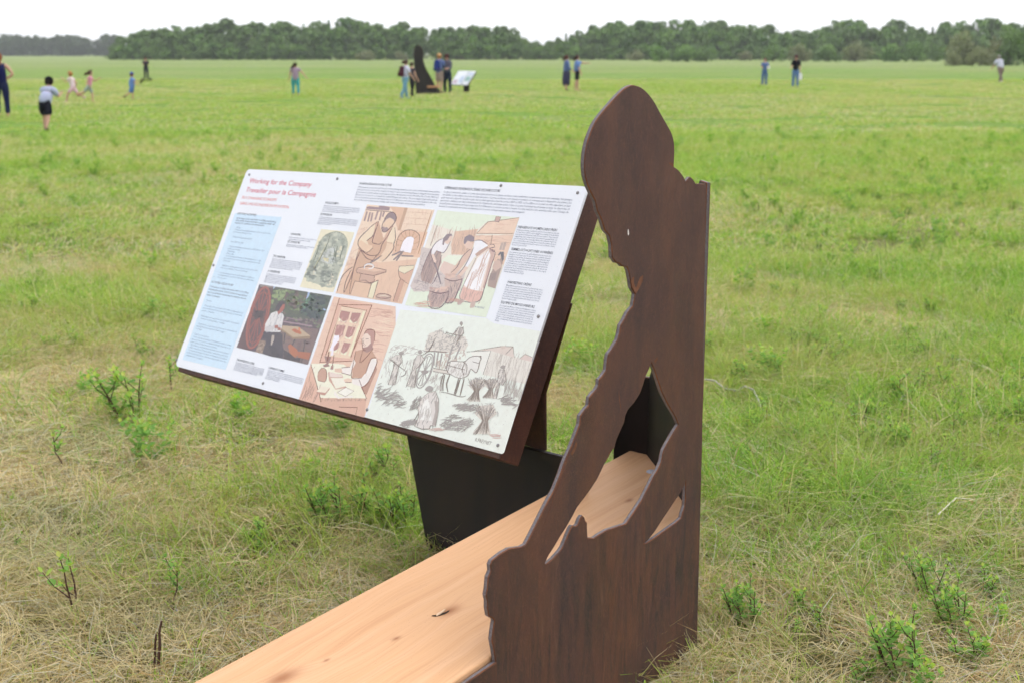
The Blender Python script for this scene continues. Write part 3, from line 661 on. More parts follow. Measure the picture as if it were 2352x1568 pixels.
PARAS = [
 (["What began as a pemmican post focused on bison hunting transformed into a farm with animals, barns, gardens,", "and crops over the course of two decades. As the bison were overhunted and began to disappear from the plains,", "people came to rely increasingly on agricultural products. An important role for Fort Ellice No. 2 in the 1860s and", "70s was as a one-stop store to supply the overland brigades and settlers. The post supplied fresh draft animals,", "carts, and provisions needed for the long journey to Fort Edmonton and other points west. Related to this role", "were activities such as raising horses, building roads, ferries, and bridges, and provisioning travellers."], (822.4, 431.5), (1010.9, 443.2), (812.3, 460.7), 3.6, 'body'),
 (["Ce qui a commencé comme un poste de pemmican axé sur la chasse au bison s'est transformé en une ferme avec des animaux, des granges,", "des jardins et des cultures au cours de deux décennies. Comme les bisons sont chassés à outrance et commencent à disparaître des plaines, les", "gens viennent à dépendre de plus en plus des produits agricoles. Dans les années 1860 et 1870, le Fort Ellice no 2 jouait un rôle important en tant", "que portier critique pour l'approvisionnement des brigades de charrettes et des colons. Le poste fournissait les animaux de trait, les charrettes et", "les provisions nécessaires au long voyage vers Fort Edmonton et d'autres points à l'ouest. Ce rôle était lié à des activités telles que l'élevage de", "chevaux, la construction de routes, de traversiers et de ponts, et l'approvisionnement des voyageurs."], (1018.4, 443), (1314, 465), (1008.2, 475.7), 4.2, 'body'),
 (["Blacksmiths were in great demand at the fort, in addition to blacksmithing for", "trading, they made and repaired tools and equipment: carts, traps, household and", "farm tools, hardware for buildings, and hardware for boat building. Still, most", "were trained on the Red River. Artist: Robert Freynet (2022)."], (743.7, 474.2), (827.4, 479.5), (738.3, 486.3), 2.8, 'body'),
 (["Les forgerons étaient en grande demande au fort. En plus de travailler le métal pour", "la traite, ils fabriquaient et réparaient les pièges et l'outillage: charrettes, équipement", "de ferme, outils et articles de quincaillerie pour les bâtiments et les bateaux.", "Beaucoup ont été formés à la rivière Rouge ou ont été recrutés en Écosse.", "Artiste: Robert Freynet (2022)."], (733.6, 500), (823.4, 506), (728.2, 515), 2.8, 'body'),
 (["Hunters who worked at Fort Ellice, circa 1875. Red River", "Illustrated News, circa the Library of Canada."], (664.5, 546.2), (728.3, 551.7), (661.9, 550.3), 2.6, 'body'),
 (["Chasseurs travaillant au fort Ellice, vers 1875. Red River", "Illustrated News, Bibliothèque du Canada."], (658.1, 562.9), (724.2, 568.9), (656.3, 566.3), 2.6, 'body'),
 (["Carpenters made many things for the fort: carts, boats and", "barrels, and built the houses and storehouses. Many", "of the men were Métis and worked with local wood. They", "also made the famous Red River carts, a wooden vehicle", "made for the prairie that could be repaired on the way.", "Image: Métis carpenter, Red River cart maker."], (625.3, 595.8), (694.7, 604), (617.9, 614.4), 2.8, 'body'),
 (["Les charpentiers du fort ont construit des charrettes, des", "bateaux, des barils et des bâtiments. Plusieurs étaient des", "Métis et travaillaient le bois local. Ils ont fabriqué les", "charrettes de la rivière Rouge, véhicules de bois faits pour", "la prairie et faciles à réparer en route.", "Image: charpentier métis au travail."], (612.3, 630.1), (681.7, 638), (605.2, 648), 2.8, 'body'),
 (["At its largest in the mid-1800s, Fort Ellice was bustling", "with activity. Besides the trade in pemmican, which was", "ongoing, the activities at the fort included:"], (543.3, 502.8), (633.9, 510.2), (537.7, 513.2), 3.8, 'bold'),
 (["· Trading", "· Preparation of pemmican and bison robes, as well as trade", "goods (such as clothing) for trade", "", "· Packing and trading European goods", "", "· Boat building and repair", "", "· Carpentry: Building construction and Red River Cart", "construction and repair", "· Blacksmithing", "· Horse trading", "· Care, breeding, and training of draft animals: horses, dogs,", "and oxen for trade. Livestock raising of cattle and pigs as well", "in later years.", "", "· Agriculture, including several gardens, with potatoes and", "crops of oats and barley to plant, send and harvest", "", "· Cooking, cleaning, and the care and education of children of", "the fort for which the Chief Factor's wife held responsibility under", "Company policies"], (540.6, 523.7), (623.5, 531.5), (495.9, 638), 3.4, 'blue'),
 (["À son apogée, au milieu des années 1800, le Fort Ellice", "était en pleine activité. Outre le commerce du pemmican,", "qui se poursuivait, les principales activités du fort", "étaient les suivantes:"], (481.7, 659.4), (570.5, 674), (474.2, 678.8), 3.8, 'bold'),
 (["· La traite", "", "· Préparation de pemmican et des robes de bison ainsi que", "des produits manufacturés à la main (comme les vêtements)", "pour le commerce", "", "· Emballage et commerce des produits européens", "· Construction et réparation de bateaux", "", "· Charpenterie: Construction de bâtiments et construction et", "réparation de charrettes de la rivière Rouge", "· Forgeage", "", "· Commerce de chevaux", "· Soins, élevage et dressage d'animaux de trait: chevaux,", "chiens et boeufs pour le commerce. Élevage de bovins et de", "porcs également dans les années suivantes", "· Agriculture, y compris plusieurs jardins avec des patates et", "cultures d'avoine et d'orge à planter, entretenir et récolter", "· La cuisine, le ménage, les soins et l'éducation des enfants", "du fort dont la facteur en chef était responsable selon les", "politiques de la Compagnie"], (472.4, 691.2), (562, 711), (428.7, 816), 3.6, 'blue'),
 (["The apprentice clerk did the fort's accounting, wrote and kept", "correspondence, worked in the trading store, held the sale", "shop, and fishing. Managing clerks usually had worked the fort", "at several posts. The clerk did the inventory at Fort Ellice.", "was the trade, in charge of everything at Fort Ellice in 1867", "and the men's wages. Artist: Robert Freynet (2022)."], (541.3, 832.4), (608, 846.2), (534.9, 848.3), 2.9, 'body'),
 (["L'apprenti commis s'occupait de la comptabilité du fort et de la correspondance,", "aidait l'inventaire des fourrures, à la pêche des provisions et tenait le", "magasin. Les commis ont souvent été appelés à plusieurs postes. Le commis", "du fort assurait l'inventaire au Fort Ellice en 1867 et tenait les livres", "et le salaire des hommes au fort.", "Artiste: Robert Freynet (2022)."], (615.4, 850.4), (698, 869.4), (609, 868.4), 2.9, 'body'),
 (["Indigenous women, usually the wives of men employed by the", "fort, and their children, were engaged in a variety of work which", "was rarely documented in the fort's accounts. They tended", "vegetable gardens, cleaned land, laboured for general work out", "and the livestock fence panels, filled in the manure sheds for", "fort construction, processed bison meat for pemmican and", "produced clothing and meals for the post's workers. Artist:", "Robert Freynet (2022)"], (1187, 529.9), (1283.5, 541.3), (1177.2, 563.8), 3.2, 'body'),
 (["Les femmes autochtones, généralement les épouses des", "hommes employés par le fort et leurs enfants, étaient", "engagées à une variété de travaux rarement documentés dans", "les comptes du fort. Elles s'occupaient de jardins potagers,", "nettoyaient les terres, travaillaient aux moissons de foin,", "ramassaient et produisaient du fumier, réparaient les", "clôtures du fort, transformaient la viande de bison en", "pemmican et produisaient des vêtements et des repas", "pour les travailleurs du poste.", "Artiste: Robert Freynet (2022)"], (1170.8, 580.7), (1265.3, 592.1), (1157.3, 625.2), 3.2, 'body'),
 (["Many Métis and Dakota worked as harvesting crews", "for the fort and for homesteaders. Cereal crops such as", "barley, oats and wheat were raised at the fort. Sickles", "and scythes were used to harvest hay for the large", "herds of horses, cattle, and oxen kept by the fort. By", "the 1870s, a mowing machine was being used. Artist:", "Robert Freynet (2022)"], (1162.4, 656.9), (1247.5, 666.3), (1154.3, 686.6), 3.2, 'body'),
 (["De nombreux Métis et Dakota travaillaient comme", "ouvriers agricoles pour le fort. Des cultures céréalières", "comme l'orge, l'avoine et le blé étaient cultivées au fort.", "Des faucilles et des faux étaient utilisées pour récolter", "le foin destiné aux grands troupeaux de chevaux, de", "bovins et de boeufs gardés par le fort. Dès les années", "1870, on utilisait une faucheuse. Artiste: Robert Freynet", "(2022)"], (1147.6, 703.1), (1231.4, 712.8), (1137, 737.4), 3.2, 'body')]
for t, tl, tr, bl, cap, mt in PARAS: para('body_text', t, tl, tr, bl, cap, INK[mt], fat=0.010 if mt == 'bold' else 0.004)

# ---- printed pictures: flat print drawn with filled shapes and pen strokes, colours kept per face
def print_mat():
    b = NB('printed_ink'); a = b.n('Attribute', attribute_name='ink').outputs['Color']
    n_ = b.noise(b.coord('Object'), 55, 3, 0.6)
    return b.done(b.mix(b.ramp(n_, [(0.3, 0.10), (0.7, 0.0)]), a, (0.35, 0.26, 0.2)), 0.45, 0.35)
PRINT = print_mat()
class Pic:
    def __init__(s, x0, y0, k, seed=1):
        s.x0, s.y0, s.k = x0, y0, k; s.V = []; s.F = []; s.C = []; s.lay = 0; s.batch = False; s.sub = 0; s.clip = None; s.rg = random.Random(seed)
    def uv(s, x, y): return pan((s.x0 + x * s.k) * .790323, (s.y0 + y * s.k) * .790323)
    pale = 0.18
    def tone(s, col): return tuple(x + (w - x) * s.pale for x, w in zip(lin(col), (0.85, 0.85, 0.86)))
    def z(s):
        if s.batch: s.sub = (s.sub + 1) % 6; return 0.0004 + (s.lay + s.sub) * 0.000004
        s.lay += 1; return 0.0004 + s.lay * 0.000004
    def begin(s): s.batch = True; s.sub = 0; s.lay += 1
    def end(s): s.batch = False; s.lay += 6
    def pts(s, t):
        if isinstance(t, str): return [tuple(float(q) for q in p.split(',')) for p in t.split()]
        return t
    def inside(s, p):
        if not s.clip: return True
        ins = False; q = s.clip
        for i in range(len(q)):
            (x1, y1), (x2, y2) = q[i], q[i - 1]
            if (y1 > p[1]) != (y2 > p[1]) and p[0] < (x2 - x1) * (p[1] - y1) / (y2 - y1) + x1: ins = not ins
        return ins
    def P(s, col, t, smooth=0):
        q = s.pts(t)
        if s.batch and not all(s.inside(p) for p in q): return
        if s.clip is None: s.clip = q
        if smooth: q = [tuple(p) for p in catmull(q, smooth, True)]
        w = [s.uv(*p) for p in q]; z = s.z(); o = len(s.V); s.V += [P3(a, b, z) for a, b in w]
        c = s.tone(col)
        for tri in tessellate_polygon([[Vector((a, b, 0)) for a, b in w]]):
            a, b_, d = (Vector(w[i]) for i in tri)
            tri = tri if (b_ - a).cross(d - a) > 0 else tri[::-1]
            s.F.append(tuple(o + i for i in tri)); s.C.append(c)
    def L(s, col, w, t, smooth=3, taper=True):
        q = [Vector(p) for p in s.pts(t)]
        if smooth and len(q) > 2: q = catmull(q, smooth)
        q = [p for p in q if s.inside(p)]
        if len(q) < 2: return
        z = s.z(); o = len(s.V); n = len(q); c = tuple(x * 0.86 for x in lin(col)) if (taper and not s.batch) else s.tone(col)
        for i, p in enumerate(q):
            d = q[min(i + 1, n - 1)] - q[max(i - 1, 0)]
            if d.length < 1e-6: d = Vector((1, 0))
            d.normalize(); h = w / 2 * (0.45 + 0.55 * math.sin(math.pi * (i + .4) / (n - .2)) if taper else 1)
            for sg in (-1, 1): s.V.append(P3(*s.uv(p.x - d.y * h * sg, p.y + d.x * h * sg), z))
        for i in range(n - 1): s.F.append((o + 2 * i, o + 2 * i + 1, o + 2 * i + 3, o + 2 * i + 2)); s.C.append(c)
    def hatch(s, col, w, t, n, ang, ln, jit=0.3):
        """n short strokes inside a polygon"""
        q = s.pts(t); xs = [p[0] for p in q]; ys = [p[1] for p in q]; k = 0; tr = 0; s.begin()
        while k < n and tr < n * 30:
            tr += 1; x, y = s.rg.uniform(min(xs), max(xs)), s.rg.uniform(min(ys), max(ys)); ins = False
            for i in range(len(q)):
                (x1, y1), (x2, y2) = q[i], q[i - 1]
                if (y1 > y) != (y2 > y) and x < (x2 - x1) * (y - y1) / (y2 - y1) + x1: ins = not ins
            if not ins: continue
            k += 1; a = R(ang) + s.rg.uniform(-jit, jit); l = ln * s.rg.uniform(.6, 1.2); dx, dy = math.cos(a) * l / 2, -math.sin(a) * l / 2
            bx, by = s.rg.uniform(-.15, .15) * l, s.rg.uniform(-.15, .15) * l
            s.L(col, w * s.rg.uniform(.7, 1.2), [(x - dx, y - dy), (x + bx, y + by), (x + dx, y + dy)], 2)
        s.end()
    def dab(s, cols, t, n, r0, r1):
        """n loose brush dabs inside a polygon"""
        q = s.pts(t); xs = [p[0] for p in q]; ys = [p[1] for p in q]; k = 0; tr = 0; s.begin()
        while k < n and tr < n * 30:
            tr += 1; x, y = s.rg.uniform(min(xs), max(xs)), s.rg.uniform(min(ys), max(ys)); ins = False
            for i in range(len(q)):
                (x1, y1), (x2, y2) = q[i], q[i - 1]
                if (y1 > y) != (y2 > y) and x < (x2 - x1) * (y - y1) / (y2 - y1) + x1: ins = not ins
            if not ins: continue
            k += 1; r = s.rg.uniform(r0, r1); a0 = s.rg.uniform(0, 6)
            s.P(s.rg.choice(cols), [(x + r * (1 + .35 * math.sin(a0 + 2 * j)) * math.cos(j * 1.047), y + r * .7 * (1 + .35 * math.cos(a0 + 3 * j)) * math.sin(j * 1.047)) for j in range(6)])
        s.end()
    def obj(s, label):
        o = mesh('picture', s.V, s.F, PRINT, board); o['label'] = label
        at = o.data.attributes.new('ink', 'FLOAT_COLOR', 'FACE')
        at.data.foreach_set('color', np.array([(*c, 1) for c in s.C], np.float32).ravel()); return o
DK = '7c5f62'
# pale blue text column
B = Pic(500, 480, .47204)
q = [(388, 297), (676, 322), (330, 1258), (64, 1195)]
B.P('c9e3f6', q); B.obj('pale blue column behind the list of activities')
# blacksmith
A = Pic(960, 580, 320 / 1568, 2)
A.P('edcfb2', '525,75 1485,150 1020,1490 75,1335')
A.P('dcae8a', '850,102 1065,117 960,445 935,330 945,230 900,180')
A.P('c0916c', '1060,116 1106,120 1000,445 958,445')
A.P('e3b692', '1000,445 1385,470 1270,830 880,790 930,600')
for yy in (180, 265, 350, 440): A.L('d3a184', 4, [(1100 - (yy - 120) * .32, yy), (1250, yy + 8), (1455 - (yy - 150) * .34, yy + 22)], 2)
A.hatch('cf9e80', 4, '1100,130 1450,160 1380,460 1010,440', 26, 75, 70)
A.L('c08a68', 12, '1450,165 1340,500 1250,780')
A.P('e2b897', '300,840 700,900 1240,850 1020,1485 80,1335')
A.hatch('cb977a', 4, '640,900 1200,870 1030,1470 620,1400', 40, 80, 90); A.hatch('cb977a', 4, '420,330 640,330 440,540 380,520', 10, 5, 120)
A.hatch('c18d70', 4, '300,680 400,720 240,1000 110,1320 90,1300 200,980', 22, 20, 90)
A.P('8d6a70', '515,110 560,100 690,115 700,90 740,92 850,110 840,160 520,140')
A.L(DK, 10, '500,150 680,165 860,175', 2)
for x0, y0, x1, y1 in ((525, 175, 485, 310), (570, 185, 535, 318), (605, 190, 578, 318), (680, 165, 640, 290), (730, 180, 700, 300), (770, 180, 745, 250)): A.L('9a7470', 24, [(x0, y0), (x1, y1)], 0, False)
A.P('d8a884', '925,745 945,600 1000,495 1090,440 1190,445 1262,500 1275,580 1215,785')
A.L(DK, 9, '930,745 948,600 1000,495 1090,440 1190,445 1262,500 1275,580 1240,700'); A.P('f5eef4', '990,735 1035,600 1100,535 1160,530 1195,560 1180,650 1145,765')
A.L('a8785f', 6, '990,735 1035,600 1100,535 1160,530 1195,560')
for x0, y0, x1, y1 in ((960, 570, 1030, 600), (1010, 490, 1060, 560), (1065, 455, 1085, 530), (1130, 440, 1130, 525), (1200, 450, 1170, 535), (1255, 510, 1195, 565), (1275, 600, 1185, 640), (1240, 710, 1160, 720), (935, 650, 1015, 660)): A.L('a8785f', 5, [(x0, y0), (x1, y1)], 0)
A.P('cd9d78', '450,560 600,360 690,310 760,560 900,380 925,450 930,560 800,760 560,930 430,1180 330,1365 190,1340 330,960 390,760')   # apron
A.P('ead1ae', '690,312 600,375 520,450 430,540 395,620 420,690 520,760 600,690 545,640 520,590 610,520 650,420')   # left sleeve and arm
A.P('e4bd98', '395,620 440,580 520,640 600,660 590,710 520,760 430,700')
A.P('ead1ae', '850,385 920,400 930,560 925,640 890,620 810,610 800,560'); A.P('e7c3a0', '810,620 900,640 895,710 800,830 740,885 690,880 720,800 790,700')
A.P('e6c2a0', '745,350 790,275 880,270 925,310 900,370 850,400 800,450 740,440'); A.P('7d5f63', '750,330 780,270 830,200 890,183 935,215 942,290 920,325 900,290 850,262 800,285 760,340'); A.P('8f6f6c', '738,380 770,400 810,398 835,425 790,462 742,460')
A.P('d2a181', '650,320 700,320 650,480 620,600 590,600 620,470'); A.P('d2a181', '850,385 895,380 800,600 740,640 760,560')
for t in ('690,312 600,375 520,450 430,540 395,620 420,690 520,760 610,690', '390,760 360,900 300,1100 200,1330', '440,720 400,800 330,1010 270,1350', '920,400 930,560 905,640 900,710 800,840 740,885', '790,275 745,350 738,450 790,465 860,400 925,320 942,250 900,185 830,200 770,280',
          '520,590 610,520 650,420', '690,320 650,440 600,600 640,630 700,640 740,600', '895,380 820,520 740,640 700,760 560,910', '600,900 690,830 740,800', '430,720 520,840 640,880', '400,700 560,800 690,790', '330,960 250,1010 160,1120 100,1310', '300,1000 220,1180 190,1330'): A.L(DK, 11, t)
A.P('c89a7e', '370,1010 400,975 560,955 800,1010 795,1035 620,1088 375,1045'); A.P('ddb394', '385,985 560,960 790,1012 620,1030'); A.P('c79a80', '440,1060 630,1090 625,1190 560,1195 410,1160')
A.P('dfb592', '350,1165 580,1200 540,1400 285,1355'); A.P('e8dcb6', '590,1195 685,1150 610,1412 535,1395')
for t in ('370,1010 400,975 560,955 800,1010 795,1035 620,1088 375,1045 370,1010', '440,1065 410,1160 500,1150 560,1195 630,1165 630,1090', '350,1165 580,1200 685,1150', '350,1165 285,1355', '685,1150 610,1412', '590,1195 535,1395'): A.L(DK, 9, t, 0)
A.L('faf4f4', 22, '485,990 495,945 540,922 595,928 618,955 590,985 545,990'); A.L('8a6a68', 5, '470,985 485,935 540,910 600,918 632,950')
for t in ('900,865 1045,735', '940,875 1025,760', '880,800 1010,740', '1015,805 1185,810', '570,905 700,830'): A.L('6e5658', 20, t, 0, False)
A.P('e6d8b4', '985,955 1200,940 1180,990 1060,1060 970,1020'); A.P('d7a585', '970,1020 1060,1060 1175,995 1110,1210 985,1110'); A.P('c89274', '1000,1120 1060,1165 960,1465 895,1455'); A.L(DK, 8, '1200,940 985,955 970,1020 985,1110 1110,1210', 0); A.L(DK, 8, '1000,1130 895,1455', 0); A.L(DK, 6, '970,1020 1060,1060 1180,995', 0)
A.P('c29a84', '645,1375 700,1345 860,1370 870,1390 860,1460 640,1420'); A.L(DK, 10, '645,1380 700,1345 800,1350 870,1385 800,1410 700,1405 645,1380'); A.L('efe0cc', 14, '690,1378 770,1370 830,1385')
A.obj('sepia drawing of a blacksmith at his anvil')
# women at the garden
A = Pic(1160, 590, 360 / 1660, 3); DK2 = '7b6470'
A.P('e0e9d0', '515,98 1612,200 1165,1535 80,1370')
A.P('eadfce', '450,290 760,380 1060,350 1190,250 1600,210 1400,850 1290,1150 1000,1000 180,1090 260,830')
A.P('ecc9ad', '1035,410 1190,262 1610,202 1535,430'); A.P('e8c2a6', '1030,440 1535,435 1400,830 1200,760 1000,540'); A.P('dbb294', '750,385 1060,352 1030,420 960,700 700,690 700,560')
A.hatch('bb9078', 5, '750,385 1060,352 1030,430 960,690 720,660', 50, 78, 150, .1); A.hatch('cfa68e', 4, '450,300 750,385 700,650 400,560', 26, 75, 160, .1); A.hatch('cb9a80', 5, '1040,450 1530,440 1400,830 1250,700', 30, 3, 170, .08); A.hatch('dba98c', 4, '1060,400 1200,265 1600,210 1535,420', 16, -4, 130, .1)
for t in ('515,300 470,420 420,580', '690,360 650,500', '1035,415 1535,412', '1035,415 1190,258 1610,200', '1250,430 1230,560'): A.L('a98878', 9, t, 0)
A.P('c39a8c', '1300,185 1365,190 1335,258 1280,250'); A.L('8e7478', 8, '1300,185 1365,190 1335,258 1280,250 1300,185', 0); A.P('b79a8c', '1370,535 1440,530 1410,640 1340,630'); A.L('f0dccc', 6, '1405,530 1375,635', 0)
A.P('cdbcb4', '300,590 430,620 480,1000 560,900 900,900 820,1180 200,1190 150,1120 270,830'); A.hatch('9b8688', 6, '300,600 430,640 420,960 800,860 820,1000 500,1180 170,1180 270,830', 120, 20, 60, 1.2)
A.P('e6ebd4', '660,700 850,710 820,860 650,880 560,780'); A.P('dfc0b0', '600,780 800,860 640,1000 540,900')
A.P('a9877a', '430,610 560,640 570,800 470,1000 430,1090 300,1040 290,960 350,800'); A.hatch('7d6262', 7, '430,640 540,660 470,980 420,1060 310,1030 360,800', 34, 72, 190, .08)
A.P('eee7e8', '590,480 500,530 440,620 430,700 470,690 500,640 600,670 650,600 690,520'); A.P('e2c2ae', '600,470 660,420 715,440 700,520 650,560 600,530'); A.P('7a6068', '580,560 590,480 640,420 700,415 716,440 680,450 650,500 610,520 600,570')
A.P('e4c4b0', '430,690 470,690 500,780 480,830 440,740'); A.L('6f5a62', 20, '470,800 510,900 560,1090', 2, False)
A.P('d9b39c', '960,600 1010,640 840,870 760,960 690,930 740,860 850,720')
A.P('f1eef1', '1010,510 1100,505 1190,570 1160,640 1080,680 1000,740 920,860 880,840 960,700 1000,600'); A.P('b98e7a', '1080,640 1190,580 1200,630 1040,720 1020,690')
A.P('e3c0aa', '870,510 930,500 1000,560 960,620 900,610 870,560'); A.P('75606c', '865,530 880,460 950,425 1010,460 1005,520 960,520 920,510 880,560'); A.L('a08a92', 8, '950,500 940,460 980,450 995,480 965,500')
A.P('e3c4b0', '880,850 930,870 830,990 770,990')
A.P('e9d4c4', '1050,720 1210,600 1290,660 1240,830 1130,1180 1080,1310 950,1330 820,1280 800,1250 870,1090'); A.P('f6f2f2', '1060,730 1200,640 1220,700 1080,1170 960,1180 870,1100'); A.P('dfae9c', '860,1130 1080,1190 1130,1180 1085,1310 950,1335 815,1280')
A.hatch('caa08c', 9, '1080,740 1200,680 1080,1150 900,1080', 12, 68, 330, .04); A.hatch('b88a7c', 7, '860,1140 1120,1190 1080,1300 830,1270', 14, 72, 120, .06); A.P('c9a090', '1200,600 1290,640 1240,830 1140,1150 1120,1140 1230,700')
A.L(DK2, 8, '1190,570 1270,560 1275,600 1215,610 1280,660 1230,640', 2)
for t in ('1010,510 1100,503 1190,560', '1210,620 1290,660 1240,830 1130,1190 1080,1310 950,1335 815,1280 870,1090 1040,730', '1000,600 960,700 880,850 770,990', '960,620 850,720 780,860 690,940', '590,480 500,530 440,620 430,700 480,830', '430,620 350,800 290,970', '570,700 500,1000 440,1090', '500,640 600,670 690,520'): A.L(DK2, 9, t)
A.P('c8aa9c', '610,1000 640,970 840,1000 850,1020 800,1150 730,1330 620,1340'); A.P('bb9a8e', '410,1170 450,1130 660,1160 675,1190 640,1290 545,1400 420,1400 390,1250'); A.dab(['dcb8a4', 'cfa896', 'b48c80'], '440,1110 650,1130 650,1190 430,1170', 16, 22, 40); A.dab(['dcb8a4', 'cfa896'], '640,950 800,960 820,1010 620,1000', 14, 20, 34)
A.hatch('8a6e6c', 6, '410,1180 660,1200 540,1390 420,1390', 50, 70, 90, .3); A.hatch('8a6e6c', 6, '620,1030 830,1040 730,1310 640,1330', 40, 70, 90, .3)
for t in ('405,1180 540,1215 675,1190', '390,1240 400,1390 540,1410 640,1300 675,1190', '605,1010 720,1050 850,1020', '850,1020 800,1160 720,1330 620,1340'): A.L(DK2, 12, t)
A.P('a08274', '1320,760 1370,700 1400,760 1370,880 1330,1000 1290,1150 1190,1120 1200,1020 1260,880'); A.P('3f3a48', '1330,690 1360,655 1405,660 1405,760 1380,790 1370,720 1335,740'); A.P('e0bca4', '1325,720 1365,690 1365,740 1340,770'); A.P('cdaa98', '1280,780 1350,770 1380,860 1290,920 1250,870'); A.P('8a7068', '1225,950 1310,930 1290,1040 1210,1040')
A.dab(['c0a89c'], '790,1300 860,1310 850,1350 790,1350', 4, 30, 40); A.P('c8aa9c', '960,1330 1030,1320 1010,1400 950,1410'); A.P('b79488', '790,1310 860,1290 850,1340 780,1360')
A.hatch('d7a088', 7, '260,1330 420,1300 400,1390 270,1380', 14, 5, 120, .1); A.hatch('c58c78', 7, '690,1280 800,1290 800,1330 700,1330', 12, 5, 90, .1)
A.obj('sepia drawing of women filling baskets in a garden')
# clerk
A = Pic(850, 840, 300 / 1238, 4); DK3 = '8a5c50'
A.P('e6bda2', '497,92 1238,212 1238,430 862,1535 78,1320 220,890')
A.P('deab90', '560,115 955,195 770,690 720,860 325,875'); A.P('e8bfa4', '955,195 1238,245 1238,430 1050,960 770,880')
A.hatch('cf957c', 8, '960,200 1238,260 1238,420 1080,880 800,800 880,460', 46, -6, 180, .05); A.hatch('f3dcbc', 6, '940,300 1230,370 1160,560 900,470', 8, -6, 200, .04); A.hatch('d39c82', 4, '480,120 560,130 330,860 240,860', 14, -3, 90, .1)
for t in ('565,112 330,870', '555,190 960,195', '955,195 740,720', '600,205 400,790', '890,250 700,820', '590,205 890,262', '325,875 720,860'): A.L('9a6452', 10, t, 0)
A.P('e8c9a8', '590,210 885,262 690,830 410,800'); A.L('ece2bc', 24, '860,270 680,800', 0, False)
for t in ('585,258 700,280 650,400 550,385', '715,285 825,290 770,415 680,400', '530,430 640,440 585,580 495,560', '655,445 760,460 700,605 615,590', '490,615 575,635 525,760 440,740', '590,635 700,650 640,790 545,765'): A.P('ece4c4', t)
for t in ('585,258 700,280 665,372 610,392 560,345', '715,285 825,290 785,385 730,408 690,360', '530,430 640,440 600,560 560,580 500,545', '655,445 760,460 720,560 670,588 625,560', '490,615 570,635 540,720 500,740 455,700', '590,635 700,650 660,740 610,772 570,735'): A.P('a8665a', t)
A.hatch('cf9a8c', 7, '590,262 820,295 640,770 450,700', 34, 62, 90, .15)
A.L('e9c6a8', 22, '708,270 560,790', 0, False); A.L('e9c6a8', 18, '540,412 800,430', 0, False); A.L('e9c6a8', 18, '480,598 730,618', 0, False)
A.P('f4ecf4', '500,560 560,555 560,610 530,650 490,700 470,740 445,735 480,640'); A.P('f1e6ee', '470,740 500,660 490,790 455,800')
A.P('efead0', '222,890 520,890 620,900 800,1080 890,1310 335,1300'); A.P('cf9c7e', '335,1300 890,1305 885,1335 335,1345'); A.hatch('9c6450', 6, '340,1305 885,1310 880,1335 340,1340', 40, 85, 28, .1)
A.P('d49f82', '335,1345 885,1335 860,1535 300,1385'); A.P('dca98c', '222,890 330,1300 330,1390 78,1320'); A.hatch('a36c55', 7, '222,930 320,1290 310,1370 100,1310', 16, 70, 230, .05); A.L(DK3, 10, '560,1410 780,1415 760,1500', 0); A.L(DK3, 8, '550,1400 540,1450', 0)
A.P('c08a68', '760,740 850,720 960,740 1010,830 1000,900 880,1010 830,1060 715,1060 730,900'); A.P('b27a5c', '1000,900 1015,960 890,1260 860,1250 820,1170 930,1000')
A.P('efe4dc', '880,1000 950,830 1010,830 1010,880 930,1090 840,1170 720,1130 710,1070 830,1060'); A.P('efe4dc', '760,880 720,960 690,1030 600,1000 590,940 690,930 740,830'); A.P('e0b79c', '510,950 590,945 600,1000 510,990'); A.P('e7c4aa', '570,1100 660,1065 720,1075 710,1115 580,1120')
A.P('ecd0bc', '835,600 860,540 930,530 955,600 940,680 880,730 845,710'); A.P('b47a68', '860,540 890,495 950,485 990,520 985,620 960,690 940,640 935,570 900,530'); A.P('9c6658', '845,700 900,690 950,640 970,720 900,760 850,740')
for t in ('760,740 730,900 710,1060 830,1060', '850,720 810,880 900,800 970,710', '1010,830 1010,900 900,1130 830,1170', '880,1010 940,840 1010,820', '690,930 590,940', '835,600 845,710 880,735', '860,545 890,495 950,485 990,520 985,620', '222,890 335,1300 335,1345', '800,1080 890,1310', '590,1000 700,1030', '570,1110 710,1115'): A.L(DK3, 9, t)
A.L(DK3, 7, '838,600 862,592', 0); A.L(DK3, 7, '880,600 915,598', 0); A.L(DK3, 6, '858,612 850,650 868,655'); A.L(DK3, 7, '850,675 880,672', 0)
A.P('c08c70', '310,990 350,940 410,970 410,1060 385,1110 305,1090 300,1040'); A.L(DK3, 8, '310,1000 350,945 405,965 410,1060 385,1110 305,1090', 2); A.P('8e5a4c', '385,800 470,810 430,900 455,920 380,935 365,910 410,890'); A.L('8e5a4c', 16, '440,750 420,860', 0); A.P('9c6656', '465,920 495,910 490,960 455,960'); A.L(DK3, 9, '500,790 480,920', 0)
A.P('c9957c', '430,990 600,1020 610,1060 460,1060 520,1190 640,1160 650,1180 520,1200 440,1090'); A.P('f0e8d4', '465,1065 600,1060 655,1150 520,1165'); A.P('e6cfc0', '445,985 600,1025 600,1050 450,1050')
A.P('efe0c8', '345,1160 450,1175 400,1240 290,1225'); A.P('b97c62', '290,1225 400,1240 450,1175 445,1200 390,1270 290,1250'); A.P('f4eee0', '540,1235 640,1175 740,1220 640,1285'); A.P('f0e6dc', '510,1215 560,1290 720,1270 730,1290 550,1310 500,1265'); A.L(DK3, 6, '540,1235 640,1175 740,1220 640,1285 540,1235', 0)
A.obj('sepia drawing of a clerk writing at a desk by a window')
